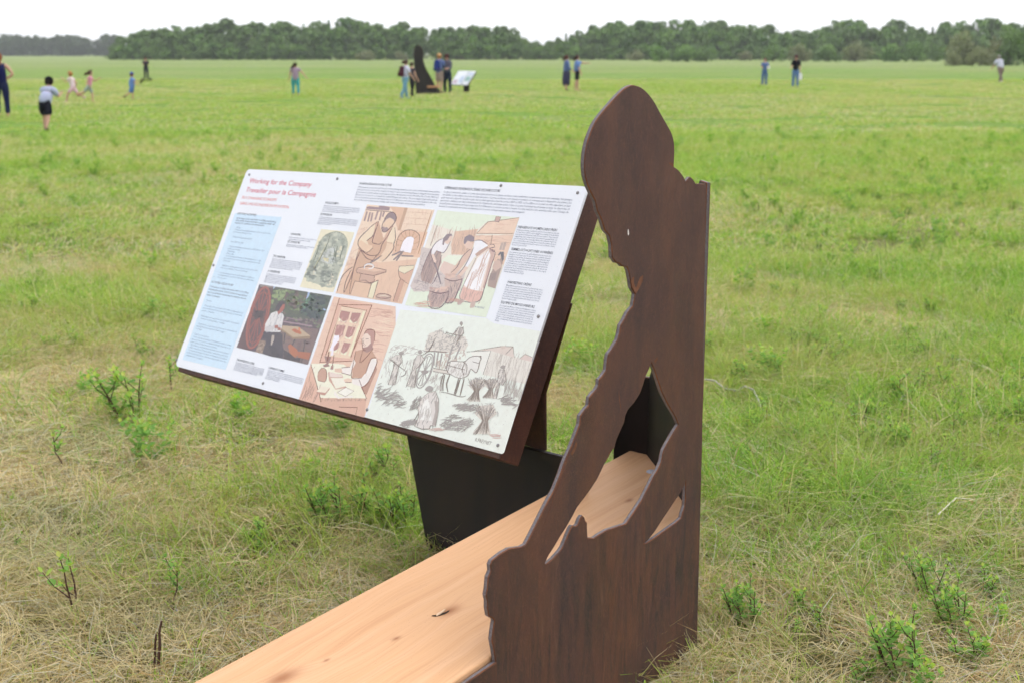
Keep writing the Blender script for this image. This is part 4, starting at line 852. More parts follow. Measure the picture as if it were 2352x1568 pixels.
# carpenter painting
A = Pic(670, 800, 300 / 1742, 5); A.pale = 0.10
A.P('54464f', '490,152 1708,350 1300,1505 105,1215')
A.P('4a5246', '720,190 1708,350 1560,770 1200,740 880,700 640,650'); A.dab(['5e6e4c', '6d7d52', '505a44', '47503f', '5a4a4a', '6a5a52'], '740,200 1330,290 1250,520 1180,640 920,640 930,480 760,440 700,560 650,640', 120, 20, 55); A.dab(['7f9160', '6d7d52', '8a9c68'], '740,230 960,260 930,420 720,420 690,600 660,630', 34, 16, 40)
A.dab(['39494a', '2f3f44', '3f5a4c', '47544a', '2e3942'], '1330,300 1690,355 1560,760 1180,700 1230,520', 120, 20, 55); A.dab(['5f8a70', '557a62'], '1320,320 1360,360 1260,560 1200,620', 14, 12, 26); A.P('aebdd8', '725,190 765,198 745,215 722,240'); A.P('9fb4d4', '1310,285 1345,292 1320,360 1270,420 1300,330'); A.dab(['a9c0dc'], '1560,565 1610,575 1600,610', 4, 10, 18)
A.P('5a4a52', '880,700 1560,780 1500,920 870,830'); A.dab(['6a5c5e', '80706c', '4c4248', '707a5c'], '900,690 1540,760 1500,900 900,800', 70, 12, 34); A.L('9a7f88', 22, '890,780 1200,830 1520,890', 2, False); A.L('88707a', 16, '960,720 1200,770', 2, False)
A.P('78615f', '850,840 1500,910 1310,1500 900,1400 860,1100'); A.dab(['80675f', '6c5656', '745a54'], '880,900 1480,930 1320,1440 900,1330', 50, 20, 50)
A.P('8f857f', '500,160 720,192 715,215 505,195'); A.P('5d3f42', '500,200 715,215 660,620 460,1000 440,1180 330,1270 110,1215 300,700')
for cx_, cy_, rx, ry in ((0, 0, 1, 1), (0, 0, .8, .84)):
    A.L('9a5043', 34 if rx == 1 else 14, [(470 + 225 * rx * (math.cos(t * .2618) * .55 + math.sin(t * .2618) * -.42) * 1.25, 715 + 520 * ry * (math.sin(t * .2618) * .98)) for t in range(25)], 2, False)
for t in range(12): A.L('87463e', 20, [(470, 690), (470 + 215 * (math.cos(t * .5236) * .55 - math.sin(t * .5236) * .42) * 1.2, 715 + 480 * math.sin(t * .5236))], 0, False)
A.dab(['3e2f36'], '400,620 550,600 540,720 400,740', 14, 30, 60)
A.P('3c3440', '555,960 720,950 880,990 880,1160 900,1260 880,1400 700,1370 540,1320 600,1080 545,1060'); A.P('2f2a36', '640,1180 760,1200 860,1390 700,1360')
A.P('dcd8d6', '690,640 780,610 880,650 905,690 870,860 840,960 700,960 575,940 590,820'); A.hatch('aaa6aa', 9, '690,660 880,670 840,930 600,920', 26, 75, 110, .2); A.P('c8c2c2', '575,880 740,850 760,900 600,960')
A.P('a3574a', '800,640 790,580 840,500 915,480 915,560 870,620 810,670'); A.P('40323c', '755,600 770,520 840,440 890,440 925,480 880,500 840,560 820,610 790,600'); A.P('a4604e', '745,850 800,840 810,890 750,900'); A.P('a4604e', '800,890 850,880 850,930 800,930')
A.P('b3a59a', '700,1010 740,1010 740,1080 700,1180 680,1170'); A.P('8d7666', '500,1090 600,1110 540,1320 420,1290'); A.dab(['a58e7c', '7a6658'], '500,1100 590,1120 540,1300 440,1280', 20, 14, 30)
A.P('b8a084', '880,850 1150,870 1350,1025 1060,1045 860,900'); A.P('93795e', '860,900 1060,1045 1350,1025 1335,1070 1060,1075 850,930'); A.P('b5623e', '1030,920 1090,900 1200,960 1190,1000 1090,970'); A.P('c9744a', '1150,880 1180,890 1170,950 1150,950')
for t in ('1090,1080 940,1410', '1265,1090 1200,1470', '925,970 900,1150'): A.L('77645e', 34, t, 0, False); A.L('2e2a34', 14, t, 0, False)
A.P('b0653f', '970,1180 1020,1160 1130,1250 1150,1330 1090,1385 1000,1300'); A.P('a8603e', '1130,1280 1360,1300 1320,1420 1140,1380'); A.P('3a3038', '900,1250 1000,1310 1100,1400 1180,1380 1180,1460 900,1400')
A.obj('painting of a cart maker seated beside a red wheel')
# arched forest engraving
A = Pic(850, 640, 200 / 1425, 6)
A.P('e9dfbc', '595,190 1285,255 845,1500 155,1385'); arch = '300,1060 420,760 540,500 620,380 720,300 860,245 980,255 1080,320 1135,430 1140,560 1080,800 1000,1000 890,1320 820,1400 700,1390 520,1330 350,1270 250,1160'
A.P('a9ad98', arch, 2); A.dab(['8d9480', '9aa08c', '7d8674', 'b6baa6', 'c2c3ad', '868d7c'], arch, 150, 26, 66); A.dab(['c6c9c2', 'bcc0b8'], '640,640 860,600 880,800 820,900 580,880 600,720', 34, 26, 60); A.dab(['d8cfae'], '940,600 1010,560 980,760 920,760', 8, 20, 36); A.dab(['626b5e', '707969', '586058'], '330,1000 440,900 480,1040 440,1220 330,1160', 24, 20, 44); A.dab(['626b5e', '7a8272'], '580,1060 860,1060 820,1300 600,1280', 34, 16, 40); A.dab(['d3ccb0', 'c9d0c6'], '420,1040 480,1060 460,1150 420,1130', 6, 16, 30); A.dab(['d8cfb4'], '800,1120 860,1120 820,1320 720,1380', 10, 16, 36); A.dab(['e0d49c'], '650,790 740,800 730,850 650,840', 6, 18, 30)
for t in ('780,330 700,560 560,820 460,980', '940,540 900,700 880,850', '1080,510 1010,700 980,840', '560,520 500,700 440,860', '860,560 880,700 820,880'): A.L('6d7668', 16, t)
A.L('d0cba6', 16, '700,480 580,760 440,1000'); A.hatch('5e685c', 6, arch, 110, 70, 60, .5); A.L('7f8878', 9, '540,500 620,380 720,300 860,245 980,255 1080,320 1135,430 1140,560')
A.obj('arched grey green engraving of hunters in a forest')
# harvest
A = Pic(1060, 900, 520 / 1941, 7); A.pale = 0.22; DK4 = '8f837a'; MD = 'b3a89d'
A.P('e8ede0', '385,0 1318,95 1405,150 1908,235 1513,1545 1490,1560 15,1165')
A.hatch(MD, 7, '290,370 600,400 640,480 260,470', 40, 20, 60, .5); A.hatch(MD, 6, '230,500 560,540 500,760 170,780', 70, 80, 70, .3)
A.P('d8cec0', '660,370 700,260 830,210 860,260 960,290 1090,290 1125,380 1090,440 870,470 650,440'); A.hatch(DK4, 6, '650,430 680,280 830,200 860,260 1100,290 1120,400 1000,450', 110, 40, 46, 1.2); A.hatch('b89c8c', 7, '860,470 1080,440 1100,500 870,640', 50, 60, 50, 1.0)
A.P('eceadf', '1150,455 1370,440 1280,700 1250,640'); A.P('e3dccf', '1370,440 1820,560 1740,800 1285,700'); A.hatch('bdb0a2', 5, '1370,450 1820,570 1740,790 1290,700', 60, 76, 210, .05); A.L(DK4, 7, '1105,455 1370,440 1820,565', 0); A.L(DK4, 7, '1370,440 1285,700', 0)
A.P('d8c6b8', '1190,440 1500,395 1615,400 1625,515 1530,490 1370,442'); A.L(DK4, 7, '1180,445 1490,395 1610,400 1625,515', 0); A.L(DK4, 7, '1610,400 1530,480', 0); A.P('cdb8a8', '1480,395 1530,390 1525,420 1485,425'); A.P('d8c0b4', '1680,530 1740,480 1820,510 1810,560'); A.L(DK4, 6, '1680,530 1740,480 1820,515', 0)
# cart wheel and cart
for rx in (1.0, .86): A.L(DK4, 13 if rx == 1 else 7, [(652 + rx * (70 * math.cos(t * .2618) + 62 * -math.sin(t * .2618)), 660 + rx * (185 * math.sin(t * .2618) + 12 * math.cos(t * .2618))) for t in range(25)], 2, False)
for t in range(10): A.L(DK4, 9, [(652, 660), (652 + .88 * (70 * math.cos(t * .628) - 62 * math.sin(t * .628)), 660 + .88 * 185 * math.sin(t * .628))], 0, False)
A.dab(['8a7c72'], '630,640 670,640 670,690 630,690', 4, 18, 26)
A.P('d9cec0', '745,630 1020,680 1010,710 740,665'); A.L(DK4, 9, '745,630 1020,680', 0); A.L(DK4, 9, '740,665 1010,712', 0); A.L(DK4, 12, '640,450 760,450 900,460', 0)
for t in ('760,460 750,600', '800,460 775,620', '840,470 810,630', '960,380 880,640', '1040,400 980,530'): A.L(DK4, 16, t, 0, False)
A.hatch('b3957f', 7, '780,560 870,570 860,640 780,630', 14, 75, 60, .3)
# horse
A.P('e6e2da', '900,600 930,560 1010,560 1090,560 1130,520 1210,500 1250,530 1230,640 1200,680 1150,640 1120,710 1030,740 920,690 890,650'); A.hatch(MD, 7, '900,600 1100,570 1120,700 1030,735 900,660', 40, 70, 60, .4)
for t in ('890,650 900,590 940,555 1080,560 1140,515 1220,500 1265,520 1250,560 1235,630 1210,680 1180,660 1150,640 1120,710 1030,740 920,690 890,650', '1060,560 1110,600 1100,700', '1090,560 1060,640 1080,710', '1240,505 1262,500 1258,530', '1170,560 1240,580', '900,600 1090,650', '930,560 900,680'): A.L(DK4, 9, t)
for t in ('860,690 830,780 830,880', '930,690 890,800 905,890', '1020,740 1000,820 970,920', '1080,740 1060,830 1035,930', '870,700 850,800 850,880', '1040,740 1010,830 985,920'): A.L(DK4, 15, t)
A.hatch(MD, 7, '770,690 860,700 830,890 700,780', 24, 60, 70, .4); A.L(DK4, 9, '830,890 900,900 1040,940 1100,930')
def fig(P_, body, head_, dark='8f8278', mid='d6cdc2'):
    P_.P(mid, body); P_.P(dark, head_, 2); P_.hatch(dark, 8, body, 26, 72, 60, .3); q = P_.pts(body); P_.L(dark, 8, q + [q[0]], 0)
fig(A, '340,490 400,485 410,560 370,610 365,640 330,810 255,810 310,640 325,560 280,530', '365,470 400,448 430,470 400,492')
A.L(DK4, 10, '270,535 320,570 440,660', 2); A.L(DK4, 10, '450,655 440,700 390,725'); fig(A, '575,490 620,490 650,540 600,600 560,640 545,840 455,820 520,640 540,540', '578,450 610,432 625,460 600,485'); A.L(DK4, 10, '610,500 700,440 760,320', 2)
fig(A, '1020,190 1070,195 1075,260 1040,285 990,375 965,340 1000,280 960,265 1005,220', '1030,150 1050,128 1068,150 1050,180'); A.L(DK4, 9, '1065,290 960,268 880,250', 0); A.L(DK4, 8, '880,235 905,250 870,265', 0)
fig(A, '1460,650 1520,650 1535,760 1500,820 1470,790 1430,960 1395,960 1440,790', '1470,620 1500,598 1530,610 1510,645')
# sheaves
def sheaf(x, y, s, a=0):
    A.P('d5cabb', [(x - 60 * s, y - 130 * s), (x + 70 * s, y - 140 * s), (x + 100 * s, y - 60 * s), (x + 25 * s, y), (x + 45 * s, y + 120 * s), (x - 110 * s, y + 110 * s), (x - 30 * s, y), (x - 90 * s, y - 60 * s)])
    for k in range(26):
        t = A.rg.uniform(-1, 1); A.L(DK4 if k % 2 else MD, 8, [(x + t * 100 * s, y - A.rg.uniform(90, 150) * s), (x + t * 26 * s, y), (x + (t * 75 - 35) * s, y + A.rg.uniform(90, 125) * s)], 2)
    A.hatch(DK4, 6, [(x - 100 * s, y - 60 * s), (x - 40 * s, y - 150 * s), (x + 70 * s, y - 150 * s), (x + 110 * s, y - 60 * s), (x, y - 30 * s)], 40, 60, 40 * s, 1.3)
sheaf(1215, 880, .95); sheaf(1370, 860, .8); sheaf(1310, 1200, 1.25)
for reg, n_ in (('120,820 300,860 440,1000 400,1060 230,1010 120,920', 70), ('970,1020 1180,1040 1230,1100 1060,1090', 40), ('830,1220 930,1140 1180,1170 1120,1310 900,1310', 70), ('430,1210 540,1190 560,1230 430,1260', 40), ('1490,930 1650,990 1650,1040 1520,1030', 36)): A.hatch(DK4, 8, reg, n_, 15, 110, .5)
A.hatch(MD, 6, '1530,780 1730,800 1690,960 1500,900', 46, 75, 110, .15); A.hatch(MD, 4, '120,800 1600,1000 1500,1540 60,1150', 60, 80, 14, .3)
fig(A, '690,900 770,880 805,970 800,1100 770,1260 720,1250 700,1290 620,1290 545,1260 590,1150 580,1060 610,970', '655,860 700,820 745,840 735,880 690,885', mid='d9cfc6'); A.P('efece4', '650,990 690,960 720,1080 730,1200 600,1190 600,1080'); A.hatch(MD, 7, '600,1080 720,1090 730,1190 600,1180', 20, 76, 110, .1); A.P('9d8c80', '760,980 810,1000 800,1120 770,1250 735,1240 770,1100')
A.hatch(DK4, 7, '500,1050 560,940 620,930 600,1040 540,1100', 36, 50, 60, .6); A.L(DK4, 10, '590,1110 540,1200', 0); A.hatch('c9a595', 8, '700,1280 850,1290 800,1310', 10, 5, 90, .1); A.hatch('d3a99c', 8, '1380,1350 1470,1350 1440,1390', 10, 5, 80, .1)
A.obj('pencil drawing of a harvest crew with cart and sheaves')
tline('signature_text', 'R.FREYNET', (1090, 1012), (1127, 1022.5), 8, INK['sig'], 1, 0.0, 0.1)
tline('signature_text', 'R.FREYNET', (1091, 707), (1112, 711), 4, INK['body'], 1, 0.0, 0.1)

# ------------------------------------------------------------------ woods at the far side of the field
def leaf_mat(name, c0, c1, c2, trans=0.25):
    b = NB(name); rnd = b.n('ObjectInfo').outputs['Random']; a = b.n('Attribute', attribute_name='tone').outputs['Fac']
    col = b.mix(a, c0, c1); col = b.mix(b.math('MULTIPLY', rnd, 0.55), col, c2)
    return b.leafy(col, trans, 0.65)
LEAF = leaf_mat('tree_leaves', (0.085, 0.175, 0.050), (0.23, 0.38, 0.10), (0.15, 0.20, 0.10))
LEAF_FAR = leaf_mat('far_tree_leaves', (0.080, 0.130, 0.070), (0.140, 0.200, 0.10), (0.12, 0.15, 0.10))
LEAF_GREY = leaf_mat('willow_leaves', (0.17, 0.20, 0.095), (0.30, 0.33, 0.18), (0.20, 0.20, 0.13))
def crown_mesh(name, h, w, kind, seed, leaf, mat):
    rg = np.random.default_rng(seed); V = []; Fc = []; T = []
    clumps = []
    if kind == 'round':
        for _ in range(17):
            z = h * rg.uniform(.10, .93); t = (z / h - .10) / .83; r_ = w / 2 * math.sin(math.pi * min(1, .15 + .78 * t)) ** .7 * rg.uniform(.25, .85); a = rg.uniform(0, 6.28)
            clumps.append((r_ * math.cos(a), r_ * math.sin(a), z, rg.uniform(.13, .24) * w))
        n = 46
    elif kind == 'spire':
        for k in range(14):
            t = k / 13; z = h * (.10 + .88 * t); r_ = w / 2 * (1 - t) * .7; a = rg.uniform(0, 6.28)
            clumps.append((r_ * math.cos(a), r_ * math.sin(a), z, w * (.34 * (1 - t) ** 1.3 + .02)))
        n = 42
    else:
        for _ in range(12):
            a = rg.uniform(0, 6.28); r_ = w / 2 * rg.uniform(.1, .8)
            clumps.append((r_ * math.cos(a), r_ * math.sin(a), h * rg.uniform(.15, .8) * (1.1 - r_ / w), rg.uniform(.16, .26) * min(w, h * 1.4)))
        n = 110
    for cx_, cy_, cz, cr in clumps:
        tone = rg.uniform(0, 1)
        for _ in range(n):
            d = rg.normal(0, 1, 3); d /= np.linalg.norm(d); p = np.array([cx_, cy_, cz]) + d * cr * rg.uniform(.35, 1.1) ** .6
            if p[2] < .05: p[2] = .05 + rg.random() * .3
            s_ = leaf * rg.uniform(.6, 1.3); a_ = rg.normal(0, 1, 3); a_ /= np.linalg.norm(a_); b_ = np.cross(a_, rg.normal(0, 1, 3)); b_ /= np.linalg.norm(b_)
            o = len(V); V += [tuple(p - a_ * s_ - b_ * s_ * .5), tuple(p + a_ * s_ * .2 - b_ * s_ * .8), tuple(p + a_ * s_), tuple(p - a_ * s_ * .1 + b_ * s_ * .8)]
            Fc += [(o, o + 1, o + 2), (o, o + 2, o + 3)]; T += [min(1, max(0, tone + rg.normal(0, .2)))] * 4
    me = bpy.data.meshes.new(name); me.from_pydata(V, [], Fc); at = me.attributes.new('tone', 'FLOAT', 'POINT'); at.data.foreach_set('value', np.array(T, np.float32)); me.materials.append(mat); return me
def trunk_mesh(name, h, seed):
    rg = np.random.default_rng(seed); parts = []
    pts = [(rg.normal(0, .06) * k, rg.normal(0, .06) * k, h * .8 * k / 4) for k in range(5)]; parts.append(tube_geo(pts, [h * .020, h * .017, h * .013, h * .009, h * .004], 6))
    for _ in range(5):
        k = rg.uniform(.35, .85); p = Vector(pts[2]).lerp(Vector(pts[4]), (k - .35) / .5); a = rg.uniform(0, 6.28); l = h * .2
        parts.append(tube_geo([p, p + Vector((math.cos(a) * l * .5, math.sin(a) * l * .5, l * .4)), p + Vector((math.cos(a) * l, math.sin(a) * l, l))], [h * .008, h * .006, h * .002], 5))
    V, Fc = merge(parts); me = bpy.data.meshes.new(name); me.from_pydata([tuple(v) for v in V], [], Fc); me.materials.append(BARK); return me
PROTO = []
for i, (kind, w) in enumerate((('round', 6.2), ('round', 7.4), ('round', 5.4), ('round', 6.8), ('spire', 4.2), ('round', 8.2))):
    PROTO.append((crown_mesh('crown', 9.0, w, kind, 100 + i, 0.42, LEAF), trunk_mesh('trunk', 9.0, 200 + i), crown_mesh('crown', 9.0, w, kind, 150 + i, 0.5, LEAF_FAR)))
def tree(px, D, H, i, label, group, far=False, wx=1.0, name='deciduous_tree'):
    x = (px - CX) / F_PX * D * 1.025; y = D
    o = empty(name, (x, y, -0.03), label, 'tree', group, random.uniform(0, 6.28))
    s = H / 9.0; o.scale = (s * wx, s * wx, s)
    c = bpy.data.objects.new('crown', PROTO[i][2 if far else 0]); t = bpy.data.objects.new('trunk', PROTO[i][1])
    for q in (c, t): COL.objects.link(q); q.parent = o
def interp(x, pts):
    for (x0, y0), (x1, y1) in zip(pts, pts[1:]):
        if x0 <= x <= x1: return y0 + (y1 - y0) * (x - x0) / (x1 - x0)
    return pts[0][1] if x < pts[0][0] else pts[-1][1]
SKY = [(296, 96), (340, 82), (400, 72), (450, 60), (500, 66), (560, 57), (650, 60), (700, 68), (750, 56), (850, 55), (890, 64), (930, 66), (970, 62), (985, 84), (992, 104), (1003, 76), (1030, 66), (1080, 64), (1160, 66), (1200, 80), (1235, 92), (1290, 86), (1315, 78), (1340, 66), (1400, 60), (1450, 54), (1550, 58),
       (1650, 54), (1720, 62), (1785, 78), (1830, 72), (1870, 60), (1905, 52), (1960, 60), (2040, 62), (2100, 66), (2200, 54), (2290, 58), (2420, 58)]
DMID = 1.9 * 3013 / 15.5
def seg_label(px):
    if px < 440: return ('leafy tree at the left end of the dark wood behind the far rider', 'trees at the left end of the wood')
    if px < 600: return ('leafy tree in the dark wood midway between far rider and teal woman', 'trees between rider and teal woman')
    if px < 760: return ('leafy tree in the dark wood behind the woman in teal trousers', 'trees behind the woman in teal')
    if px < 985: return ('leafy tree in the dark wood just left of the far steel figure', 'trees left of the far figure')
    if px < 1320: return ('leafy tree in the wood between far steel figure and pointing woman', 'trees of the middle wood')
    if px < 1500: return ('leafy tree in the wood above the head of the big steel figure', 'trees above the big steel head')
    if px < 1720: return ('leafy tree in the wood between steel head and the boy in blue', 'trees between steel head and boy in blue')
    if px < 1900: return ('leafy tree in the wood behind boy in blue and man in black', 'trees behind boy in blue and man in black')
    if px < 2120: return ('leafy tree in the wood between man in black and right thicket', 'trees between man in black and thicket')
    return ('leafy tree in the wood behind the right hand thicket', 'trees behind the right thicket')
px = 302.0
row = 0
for row, (dd, step, hs) in enumerate(((0, 20, .84), (12, 21, 1.0), (26, 27, 1.04))):
    px = 306.0 + row * 7
    while px < 2440:
        D = DMID + dd + random.uniform(-4, 4); yb = 122 + 1.9 * 3013 / D
        H = (yb - interp(px, SKY)) / F_PX * D * hs * random.uniform(.80, 1.08)
        i = random.choice([0, 1, 2, 3, 5, 2, 3, 4 if random.random() < .6 else 2])
        if not (984 < px < 997): tree(px, D, max(3.5, H), i, *seg_label(px), wx=1.1 if i != 4 else .8, name='spruce_tree' if i == 4 and False else 'deciduous_tree')
        px += step * random.uniform(.75, 1.25)
# far wood on the left, hazier
for row, (dd, step) in enumerate(((0, 13), (30, 14))):
    px = -60.0
    while px < 316:
        D = 800 + dd; top = interp(px, [(-60, 88), (40, 86), (90, 84), (160, 90), (200, 86), (250, 88), (268, 98), (285, 86), (330, 84)]) + random.uniform(-4, 5)
        H = (122 + 1.9 * 3013 / D - top) / F_PX * D
        tree(px, D, H, random.choice([0, 1, 2, 3, 5]), 'tree in the distant grey green wood on the far left', 'trees of the distant wood', True, .95)
        px += step * random.uniform(.75, 1.25)
# low understorey so that the foot of the woods is closed
for k in range(90):
    px = 304 + k * 21.5 + random.uniform(-8, 8); D = DMID - random.uniform(4, 9)
    if 982 < px < 1000 or px > 2250: continue
    tree(px, D, random.uniform(2.4, 5.0), random.choice([5, 1, 3]), 'low leafy shrub at the wood edge ' + seg_label(px)[1].split('trees ')[1], 'low shrubs at the wood edge ' + seg_label(px)[1].split('trees ')[1], False, 1.5, 'woodland_shrub')
# nearer thicket on the right, pale bushes
def bush(px, pyb, w_px, h_px, i, label, group=None, grey=True, name='willow_bush'):
    D = 1.9 * 3013 / (pyb - 122); x = (px - CX) / F_PX * D * 1.02
    W_ = w_px / F_PX * D; H = h_px / F_PX * D
    o = empty(name, (x, D, -.03), label, 'bush', group, random.uniform(0, 6.28))
    me = BUSH[i % len(BUSH)] if grey else BUSHG[i % len(BUSHG)]
    o.scale = (W_ / 4, W_ / 4, H / 3)
    c = bpy.data.objects.new('crown', me); COL.objects.link(c); c.parent = o
    t = bpy.data.objects.new('trunk', BSTEM); COL.objects.link(t); t.parent = o
BUSH = [crown_mesh('crown', 3.0, 4.0, 'bush', 300 + k, .13, LEAF_GREY) for k in range(3)]
BUSHG = [crown_mesh('crown', 3.0, 4.0, 'bush', 320 + k, .14, LEAF) for k in range(3)]
_v, _f = merge([tube_geo([(0, 0, 0), (math.cos(a) * .5, math.sin(a) * .5, .9), (math.cos(a) * .9, math.sin(a) * .9, 1.9)], [.05, .04, .015], 5) for a in (0.3, 1.6, 2.7, 4.0, 5.3)])
BSTEM = bpy.data.meshes.new('trunk'); BSTEM.from_pydata([tuple(p) for p in _v], [], _f); BSTEM.materials.append(BARK)
bush(858, 138.5, 68, 24, 0, 'wide pale grey green bush left of the far steel figure'); bush(932, 138, 40, 20, 1, 'small pale bush just left of the far steel figure'); bush(1069, 137.8, 18, 22, 2, 'tiny bright bush right of the far information sign')
bush(1450, 139.2, 54, 24, 1, 'pale round bush in front of the wood above the big steel figure'); bush(1690, 140, 34, 23, 2, 'small pale bush left of the boy in blue'); 
for k, (px, w, h, g) in enumerate(((1815, 60, 44, True), (1930, 80, 46, True), (2010, 60, 40, False), (2060, 60, 44, False), (2110, 50, 46, False), (1870, 60, 38, False), (1750, 60, 36, False), (1600, 60, 34, False), (1560, 70, 36, False), (1500, 50, 34, False))):
    bush(px, 141.5, w, h, k, ('pale ' if g else 'green ') + 'bush at the edge of the wood ' + ('above the man in black' if px < 1850 else 'beyond the man in black') if g else 'rounded green bush at the edge of the long wood', None if g else 'rounded green bushes', g, 'willow_bush' if g else 'leafy_bush')
for k, (px, w, h, g) in enumerate(((2175, 86, 84, True), (2235, 90, 62, True), (2262, 80, 88, False), (2320, 96, 92, False), (2375, 90, 96, False), (2205, 70, 40, True), (2150, 40, 36, True))):
    bush(px, 150 + k * .25, w, h, k, ['tall olive bush at the left end of the right thicket', 'pale flowering bush inside the right thicket', 'dark green bush behind the man in white', 'tall dark bush right of the man in white', 'tall dark bush at the right edge of the picture', 'low pale bush in front of the right thicket', 'lowest pale bush at the left tip of the right thicket'][k], None, g, 'willow_bush' if g else 'leafy_bush')

# ------------------------------------------------------------------ people
SKIN = plain('skin', (0.52, 0.30, 0.22), 0.6, 0.3, 0.06); SKIN_B = plain('skin_tan', (0.44, 0.23, 0.16), 0.6, 0.3, 0.06)
_cl = {}
def cloth(hexc):
    if hexc not in _cl: _cl[hexc] = plain('cloth_' + hexc, hexc, 0.9, 0.1, 0.16, 9)
    return _cl[hexc]
def skin_obj(name, verts, edges, radii, roots, mat, parent, sub=1):
    me = bpy.data.meshes.new(name); me.from_pydata([tuple(v) for v in verts], edges, [])
    o = link(name, me, parent, mat)
    m = o.modifiers.new('skin', 'SKIN'); m.use_smooth_shade = True
    sv = me.skin_vertices[0].data
    for i, r_ in enumerate(radii):
        r2 = r_ if isinstance(r_, tuple) else (r_, r_); sv[i].radius = r2; sv[i].use_root = i in roots
    s = o.modifiers.new('sub', 'SUBSURF'); s.levels = sub; s.render_levels = sub
    return o
def person(px, py_feet, py_top, yaw, label, sp):
    D = 1.9 * 3013 / (py_feet - 122); base = at_z(px, py_feet, 0.0); base.z = ground_z(base.x, base.y); base = at_z(px, py_feet, base.z)
    H = (py_feet - py_top) / F_PX * (base - CAM).length * sp.get('hs', 1.0)
    root = empty('person', base, label, 'person', None, R(yaw))
    kid = sp.get('kid', False); hd = 1.28 if kid else 1.0
    lean = R(sp.get('lean', 0)); sk = sp.get('skin', SKIN)
    g = sp.get('girth', 1.0)
    # legs: (thigh pitch forward, knee bend, sideways)
    lg = sp.get('legs', ((3, 4, 3), (-3, 4, 3))); ar = sp.get('arms', ((5, 9, 12), (5, 9, 12)))
    th, shn = .245 * H, .235 * H
    hip = [Vector((s * .052 * H * g, 0, 0)) for s in (-1, 1)]; knee, ank, toe = [], [], []
    for k, (p, kb, sw) in enumerate(lg):
        s = (-1, 1)[k]; d = Vector((s * math.sin(R(sw)), math.sin(R(p)), -math.cos(R(p)))).normalized(); kn = hip[k] + d * th
        q = R(p - kb); d2 = Vector((s * math.sin(R(sw * .3)), math.sin(q), -math.cos(q))).normalized(); an = kn + d2 * shn
        f = R(max(-60, p - kb)) if kb > 40 else 0
        knee.append(kn); ank.append(an); toe.append(an + Vector((0, math.cos(f) * .085 * H, -.022 * H + math.sin(f) * .085 * H)))
    lowest = min(min(a.z - .036 * H, t.z - .014 * H) for a, t in zip(ank, toe))
    pz = Vector((0, 0, -lowest))
    hip = [v + pz for v in hip]; knee = [v + pz for v in knee]; ank = [v + pz for v in ank]; toe = [v + pz for v in toe]
    pel = pz + Vector((0, 0, .015 * H)); up = Vector((0, math.sin(lean), math.cos(lean))); fw = Vector((0, math.cos(lean), -math.sin(lean)))
    waist = pel + up * .10 * H; chest = pel + up * .215 * H; nb = pel + up * .295 * H; nk = pel + up * .335 * H
    hl = R(sp.get('head', 0)) + lean * .5; hup = Vector((0, math.sin(hl), math.cos(hl))); hfw = Vector((0, math.cos(hl), -math.sin(hl)))
    jaw = nk + hup * .035 * H + hfw * .012 * H; hm = nk + hup * .085 * H * hd ** .5; ht = nk + hup * (.085 + .035 * hd) * H
    sh, el, wr, hd_ = [], [], [], []
    for k, (p, ab, eb) in enumerate(ar):
        s = (-1, 1)[k]; s0 = nb - up * .02 * H + Vector((s * .098 * H * g, 0, 0)); pr = R(p)
        d = Vector((s * math.sin(R(ab)), math.cos(R(ab)) * math.sin(pr), -math.cos(R(ab)) * math.cos(pr))); e = s0 + d * .165 * H
        p2 = R(p + eb); ab2 = ab * (-.6 if eb > 60 else .3 if eb > 40 else .9) if ab < 60 else ab
        if sp.get('akimbo') and k == 1: ab2 = -55
        d2 = Vector((s * math.sin(R(ab2)), math.cos(R(ab2)) * math.sin(p2), -math.cos(R(ab2)) * math.cos(p2))); w_ = e + d2 * .145 * H
        sh.append(s0); el.append(e); wr.append(w_); hd_.append((w_ + d2 * .05 * H, d2))
    V = [pel, waist, chest, nb, nk, jaw, hm, ht]; Rd = [(.060 * g, .052 * g), (.062 * g, .050 * g), (.076 * g, .056 * g), .04, .03, .036 * hd, (.045 * hd, .052 * hd), .036 * hd]; E_ = [(0, 1), (1, 2), (2, 3), (3, 4), (4, 5), (5, 6), (6, 7)]
    roots = {0}
    def add(p, r_, j=None):
        V.append(p); Rd.append(r_)
        if j is not None: E_.append((j, len(V) - 1))
        else: roots.add(len(V) - 1)
        return len(V) - 1
    for k in (0, 1):
        a = add(hip[k], .044 * g, 0); b_ = add(hip[k].lerp(knee[k], .5), .048 * g, a); c = add(knee[k], .035, b_); d = add(knee[k].lerp(ank[k], .35), .036, c); e = add(ank[k], .022, d); add(toe[k], .018, e)
        a = add(sh[k], .034 * g, 3); b_ = add(el[k], .025, a); c = add(el[k].lerp(wr[k], .35), .025, b_); d = add(wr[k], .016, c); e = add(hd_[k][0], (.020, .012), d)
        dd = hd_[k][1]; sd_ = dd.orthogonal().normalized()
        for q, ln in ((-.016, .034), (-.005, .042), (.006, .040), (.016, .030)):
            f0 = add(hd_[k][0] + sd_ * q * H * .8, .006); f1 = add(hd_[k][0] + sd_ * q * H + dd * ln * .6 * H, .0055, f0); add(hd_[k][0] + sd_ * q * H + dd * ln * H + sd_.cross(dd) * .008 * H, .0045, f1)
        f0 = add(hd_[k][0] - dd * .02 * H + sd_ * .014 * H, .007); add(hd_[k][0] + sd_ * .036 * H + dd * .006 * H, .006, f0)
    n0 = add(jaw + hup * .03 * H + hfw * .036 * H * hd, .008); add(jaw + hup * .022 * H + hfw * .056 * H * hd, .007, n0)
    for s in (-1, 1):
        n0 = add(hm - hup * .02 * H + Vector((s * .040 * H * hd, 0, 0)), .009); add(hm - hup * .005 * H + Vector((s * .050 * H * hd, -.006 * H, 0)), .008, n0)
